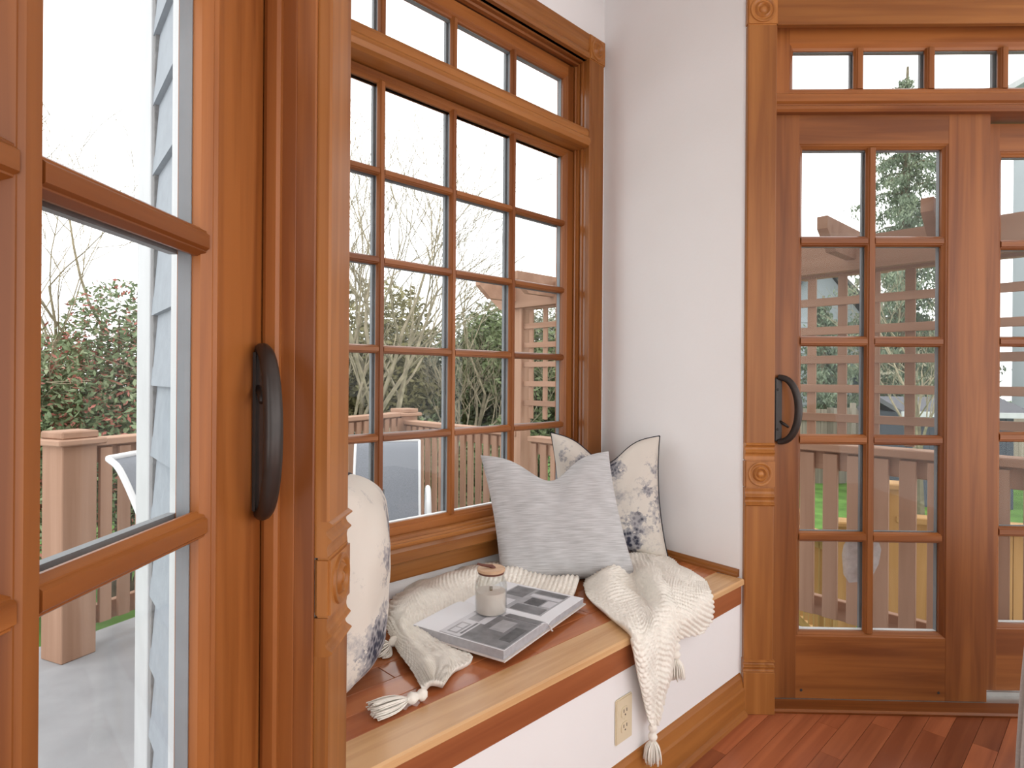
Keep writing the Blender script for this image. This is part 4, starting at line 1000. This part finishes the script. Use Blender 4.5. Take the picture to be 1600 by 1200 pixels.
# ------------------------------------------------------------------ foliage
def leaves(bm, n, sampler, size, rnd, droop=0):
    for _ in range(n):
        p, nrm = sampler(rnd); s = size*rnd.uniform(.55, 1.3)
        d = Vector((rnd.gauss(0, 1), rnd.gauss(0, 1), rnd.gauss(0, .7)-droop)).normalized(); e = d.cross(Vector((rnd.gauss(0, 1), rnd.gauss(0, 1), rnd.gauss(0, 1)))).normalized()
        vs_ = [bm.verts.new(p-d*s), bm.verts.new(p+e*s*.38+d*s*.1), bm.verts.new(p+d*s), bm.verts.new(p-e*s*.38+d*s*.1)]
        bm.faces.new(vs_)
def shrub(name, label, cx, cy, rx, ry, z0, z1, n, size, mat, seed, group=None, stems=7, fill=True, red=0, cat='shrub'):
    rnd = random.Random(seed); o = thing(name, label, cat, loc=(cx, cy, z0), group=group)
    lobes = [(rnd.uniform(-.75, .75)*rx, rnd.uniform(-.75, .75)*ry, rnd.uniform(.35, .88)*(z1-z0), rnd.uniform(.28, .5)) for _ in range(14)]+[(0, 0, (z1-z0)*.5, .75)]
    def samp(r):
        lx, ly, lz, lr = r.choice(lobes)
        v = Vector((r.gauss(0, 1), r.gauss(0, 1), r.gauss(0, 1))).normalized()*(r.random()**.35)
        p = Vector((lx+v.x*lr*rx, ly+v.y*lr*ry, max(.02, lz+v.z*lr*(z1-z0)*.55)))
        return p, v
    bm = bmesh.new(); leaves(bm, n, samp, size, rnd); f = obj('foliage', bm, mat, o); f['kind'] = 'stuff'
    if red:
        bm = bmesh.new(); leaves(bm, red, samp, size*.8, rnd); f = obj('red_foliage', bm, 'leaf_red', o); f['kind'] = 'stuff'
    bm = bmesh.new()
    for k in range(stems):
        a = rnd.uniform(0, 6.28); r = rnd.uniform(.2, .7); top = Vector((math.cos(a)*rx*r, math.sin(a)*ry*r, (z1-z0)*rnd.uniform(.6, .95)))
        tube(bm, catmull([(math.cos(a)*.08, math.sin(a)*.08, 0), top*.45+Vector((rnd.uniform(-.1, .1), rnd.uniform(-.1, .1), .1)), top], 6), [.03, .028, .025, .02, .016, .012, .006], 5)
    obj('stem', bm, 'bark_dark', o); return o
def branch_tree(name, label, base, seed, trunk, levels, mat, cat='tree', group=None, lean=(0, 0, 1), split=4, spread=.55, fade=.62, rad=.06, tw=None):
    rnd = random.Random(seed); o = thing(name, label, cat, loc=base, group=group); bmT = bmesh.new(); bmB = bmesh.new()
    def grow(p, d, L, r, lev):
        n = 5; pts = [p]; rads = [r]; dd = d.copy()
        for k in range(n):
            dd = (dd+Vector((rnd.gauss(0, .10), rnd.gauss(0, .10), rnd.gauss(0, .06)+.05))).normalized()
            pts.append(pts[-1]+dd*L/n); rads.append(max(r*(1-.55*(k+1)/n), .0022))
        tube(bmT if lev == 0 else bmB, pts, rads, 5 if lev < 2 else 3, caps=False)
        if lev >= levels: return
        m = split if lev else split+2
        for k in range(m):
            t = rnd.uniform(.35, 1.0) if k else 1.0
            i = min(n-1, int(t*n)); q = pts[i].lerp(pts[i+1], t*n-i) if t < 1 else pts[-1]
            ax = Vector((rnd.gauss(0, 1), rnd.gauss(0, 1), rnd.gauss(0, .5))); ax = (ax-ax.dot(dd)*dd).normalized()
            nd = (dd+ax*spread*rnd.uniform(.6, 1.3)).normalized()
            grow(q, nd, L*fade*rnd.uniform(.75, 1.2), max(rads[i]*.62, .003), lev+1)
    grow(Vector((0, 0, 0)), Vector(lean).normalized(), trunk, rad, 0)
    obj('trunk', bmT, mat, o); b = obj('branches', bmB, tw or mat, o); b['kind'] = 'stuff'; return o
# hedge and shrubs beyond the deck
def at_px(px, D): d = ray(px, 600); return d.x*D
shrub('berry_shrub', 'tall green shrub with red leaves beyond the left railing', at_px(170, 6.2), 6.4, 1.5, 1.1, GZ, 2.0, 34000, .038, 'leaf_mixed', 11, red=11000)
shrub('berry_shrub', 'red-leaved shrub at the edge of the left door view', at_px(60, 6.0), 5.6, 1.3, .9, GZ, 2.0, 18000, .038, 'leaf_mixed', 12, red=7000)
hed = [(470, 9.5, 1.7, 2.2, 'leaf_olive', 'olive conifer shrub left in the bay window view'), (590, 9.6, 1.2, 2.15, 'leaf_olive', 'olive-brown shrub behind the bare tree'), (690, 11.0, 1.5, 2.15, 'leaf_pale', 'pale grey-green shrub behind the corner post'),
       (760, 10.2, 1.2, 2.1, 'leaf_green', 'dark green shrub between corner post and arbor'), (790, 14, 2.0, 2.6, 'leaf_pale', 'tall pale hedge at the far end of the yard'), (850, 9.5, 1.0, 2.0, 'leaf_green', 'green shrub behind the arbor lattice'),
       (660, 8.2, 1.1, .45, 'leaf_pale', 'low pale shrub behind the railing corner'), (735, 7.6, .8, .62, 'leaf_green', 'low green shrub behind the far railing')]
for i, (px, D, rx, zt, mt, lb) in enumerate(hed):
    shrub('garden_shrub', lb, at_px(px, D), D, rx, rx*.8, GZ, zt, 20000 if rx > 1.15 else 12000, .062 if D > 9 else .045, mt, 30+i)
# bare trees
tb = at_d(556, 690, 7.0)
branch_tree('bare_tree', 'bare deciduous tree with mossy trunk leaning over the deck corner', (tb.x, tb.y, GZ), 5, 2.3, 4, 'bark', lean=(.38, .05, .9), split=5, spread=.62, fade=.66, rad=.085, tw='bark_twig')
tb2 = at_d(560, 690, 8.0)
branch_tree('bare_tree', 'thin bare tree with upright twigs beside the mossy one', (tb2.x, tb2.y, GZ), 9, 2.6, 4, 'bark', lean=(-.05, .0, 1), split=4, spread=.5, fade=.62, rad=.06, tw='bark_twig')
tb3 = at_d(700, 690, 8.6)
branch_tree('bare_tree', 'pale bare tree behind the middle panes', (tb3.x, tb3.y, GZ), 21, 2.2, 4, 'bark', lean=(.25, .0, 1), split=5, spread=.66, fade=.64, rad=.055, tw='bark_twig')
tb4 = at_d(60, 690, 6.8)
branch_tree('bare_tree', 'bare tree with arching twigs above the red shrub', (tb4.x, tb4.y, GZ), 14, 3.0, 4, 'bark', lean=(.28, .0, 1), split=4, spread=.7, fade=.62, rad=.05, tw='bark_twig')
tb5 = at_d(1440, 690, 9.5)
branch_tree('bare_tree', 'small bare tree behind the lattice beside the shed', (tb5.x, tb5.y, GZ), 17, 2.0, 4, 'bark', lean=(.15, 0, 1), split=4, spread=.6, fade=.62, rad=.06, tw='bark_twig')
# conifer
def conifer(label, px, D, zt, rbase, seed, n=46):
    rnd = random.Random(seed); x = at_px(px, D); o = thing('conifer_tree', label, 'tree', loc=(x, D, GZ)); h = zt-GZ
    bm = bmesh.new(); tube(bm, [(0, 0, 0), (0, .0, h*.5), (0.05, 0, h)], [.24, .15, .03], 8); obj('trunk', bm, 'bark', o)
    bb_ = bmesh.new(); lf = bmesh.new()
    for k in range(n):
        t = .16+.82*k/n; z = h*t; L = rbase*(1-t)**.75*rnd.uniform(.6, 1.15); a = k*2.4+rnd.uniform(-.5, .5)
        d = Vector((math.cos(a), math.sin(a), 0)); pts = [Vector((0, 0, z)), d*L*.5+Vector((0, 0, z+.06*L)), d*L+Vector((0, 0, z-.22*L))]
        cs = catmull(pts, 6); tube(bb_, cs, [.035, .03, .025, .02, .015, .01, .006], 4, caps=False)
        for m in range(int(120+330*L)):
            q = rnd.random()**.8*6; i = min(5, int(q)); p = cs[i].lerp(cs[i+1], q-i)
            w = .12+.16*L*(1-abs(q/6-.5))
            pp = p+Vector((rnd.gauss(0, w*.5), rnd.gauss(0, w*.5), -abs(rnd.gauss(0, .14))))
            s = rnd.uniform(.03, .075); dd = Vector((rnd.gauss(0, .6), rnd.gauss(0, .6), -1)).normalized(); e = dd.cross(Vector((rnd.gauss(0, 1), rnd.gauss(0, 1), .1))).normalized()
            v = [lf.verts.new(pp-dd*s), lf.verts.new(pp+e*s*.35), lf.verts.new(pp+dd*s), lf.verts.new(pp-e*s*.35)]; lf.faces.new(v)
    obj('branches', bb_, 'bark', o)['kind'] = 'stuff'; obj('needles', lf, 'leaf_conifer', o)['kind'] = 'stuff'; return o
conifer('tall conifer behind the lattice arbor', 1412, 16.5, 9.6, 2.7, 3, 80)
conifer('small conifer beside the white clapboard house', 1283, 16.5, 3.4, 1.5, 8, 40)

# ------------------------------------------------------------------ neighbours
def house(label, x0, x1, y, depth, zb, zt, mat, roofmat, roof_h, wins, gable=True, siding=.16):
    h = thing('neighbour_house', label, 'house', loc=(x0, y, zb)); W = x1-x0
    BX('wall', mat, h, 0, W, .02, depth, 0, zt-zb, bev=0)
    z = 0; first = None
    while z < zt-zb-siding:
        if first is None:
            bm = bmesh.new(); extr(bm, [(0, .02), (0, -.005), (siding, .014), (siding, .02)], 'x', 0, W); first = obj('siding_board', bm, mat, h)
        else: clone(first, h, (0, 0, z))
        z += siding
    bm = bmesh.new(); H_ = zt-zb
    if gable: extr(bm, [(-.3, H_), (W/2, H_+roof_h), (W+.3, H_), (W+.3, H_+.14), (W/2, H_+roof_h+.16), (-.3, H_+.14)], 'y', -.3, depth+.3); obj('roof', bm, roofmat, h); bm = bmesh.new(); extr(bm, [(0, H_), (W, H_), (W/2, H_+roof_h)], 'y', .03, depth); obj('gable', bm, mat, h)
    else: extr(bm, [(-.3, H_-.05), (W+.3, H_-.05), (W+.3, H_+.1), (-.3, H_+.1)], 'y', -.45, depth+.3); obj('eave', bm, 'white_trim', h)
    for (a, b, c, d) in wins:
        BX('window', 'white_trim', h, a-.08, b+.08, -.05, .02, c-.08, d+.08); BX('pane', 'window_dark', h, a, b, -.06, -.045, c, d, bev=0); BX('sash_bar', 'white_trim', h, a, b, -.066, -.055, (c+d)/2-.02, (c+d)/2+.02, bev=0)
    return h
def hx(px, D): return at_px(px, D)
D1 = 19.0
house('white clapboard house with paired windows seen through the lattice', hx(1215, D1), hx(1345, D1), D1, 5, GZ, 3.2, 'house_white', 'roof_grey', 1.6, [(1.10, 1.42, 1.35, 2.65), (1.75, 2.07, 1.35, 2.65), (2.3, 2.5, 1.5, 2.6)])
D2 = 22.0
house('cream house with brown roof behind the conifer', hx(1335, D2), hx(1500, D2), D2, 5, GZ, 1.7, 'house_cream', 'roof_brown', 1.7, [(1.0, 1.8, 1.3, 2.2)])
house('pale blue-white house wall beyond the second sliding door', hx(1581, 15), hx(1581, 15)+6, 14.2, .8, GZ, 8.2, 'house_white', 'roof_grey', 1, [(1.2, 2.2, 3.3, 4.8)], gable=False, siding=.2)
sh = thing('garden_shed', 'dark blue-grey shed with low roof by the fence', 'shed', loc=(hx(1418, 11.5), 11.5, GZ), rz=R(-8))
for k in range(14): BX('wall_board', 'shed_blue', sh, k*.13, k*.13+.127, 0, .03, 0, 1.75, bev=.003)
BX('body', 'shed_blue', sh, 0, 1.82, .03, 1.5, 0, 1.75, bev=0)
bm = bmesh.new(); extr(bm, [(1.72, -.25), (1.95, .75), (1.72, 1.7), (1.80, 1.75), (2.05, .75), (1.80, -.28)], 'x', -.2, 2.0); obj('roof', bm, 'roof_grey', sh)
BX('roof_edge', 'white_trim', sh, -.22, 2.02, -.30, -.25, 1.70, 1.80)
fn = thing('board_fence', 'weathered grey-brown board fence across the back garden', 'fence', loc=(hx(1225, 14), 14, GZ))
fb = None
for k in range(44):
    if fb is None: bm = bmesh.new(); box(bm, 0, .137, 0, .02, 0, 1.72, bev=.003); fb = obj('fence_board', bm, 'grey_fence_z', fn)
    else: clone(fb, fn, (k*.142, 0, random.uniform(-.02, .02)))
for k in range(0, 44, 11): BX('fence_post', 'grey_fence_z', fn, k*.142-.05, k*.142+.05, -.08, 0, 0, 1.85)
BX('fence_rail', 'grey_fence_z', fn, 0, 44*.142, -.05, 0, 1.45, 1.54)
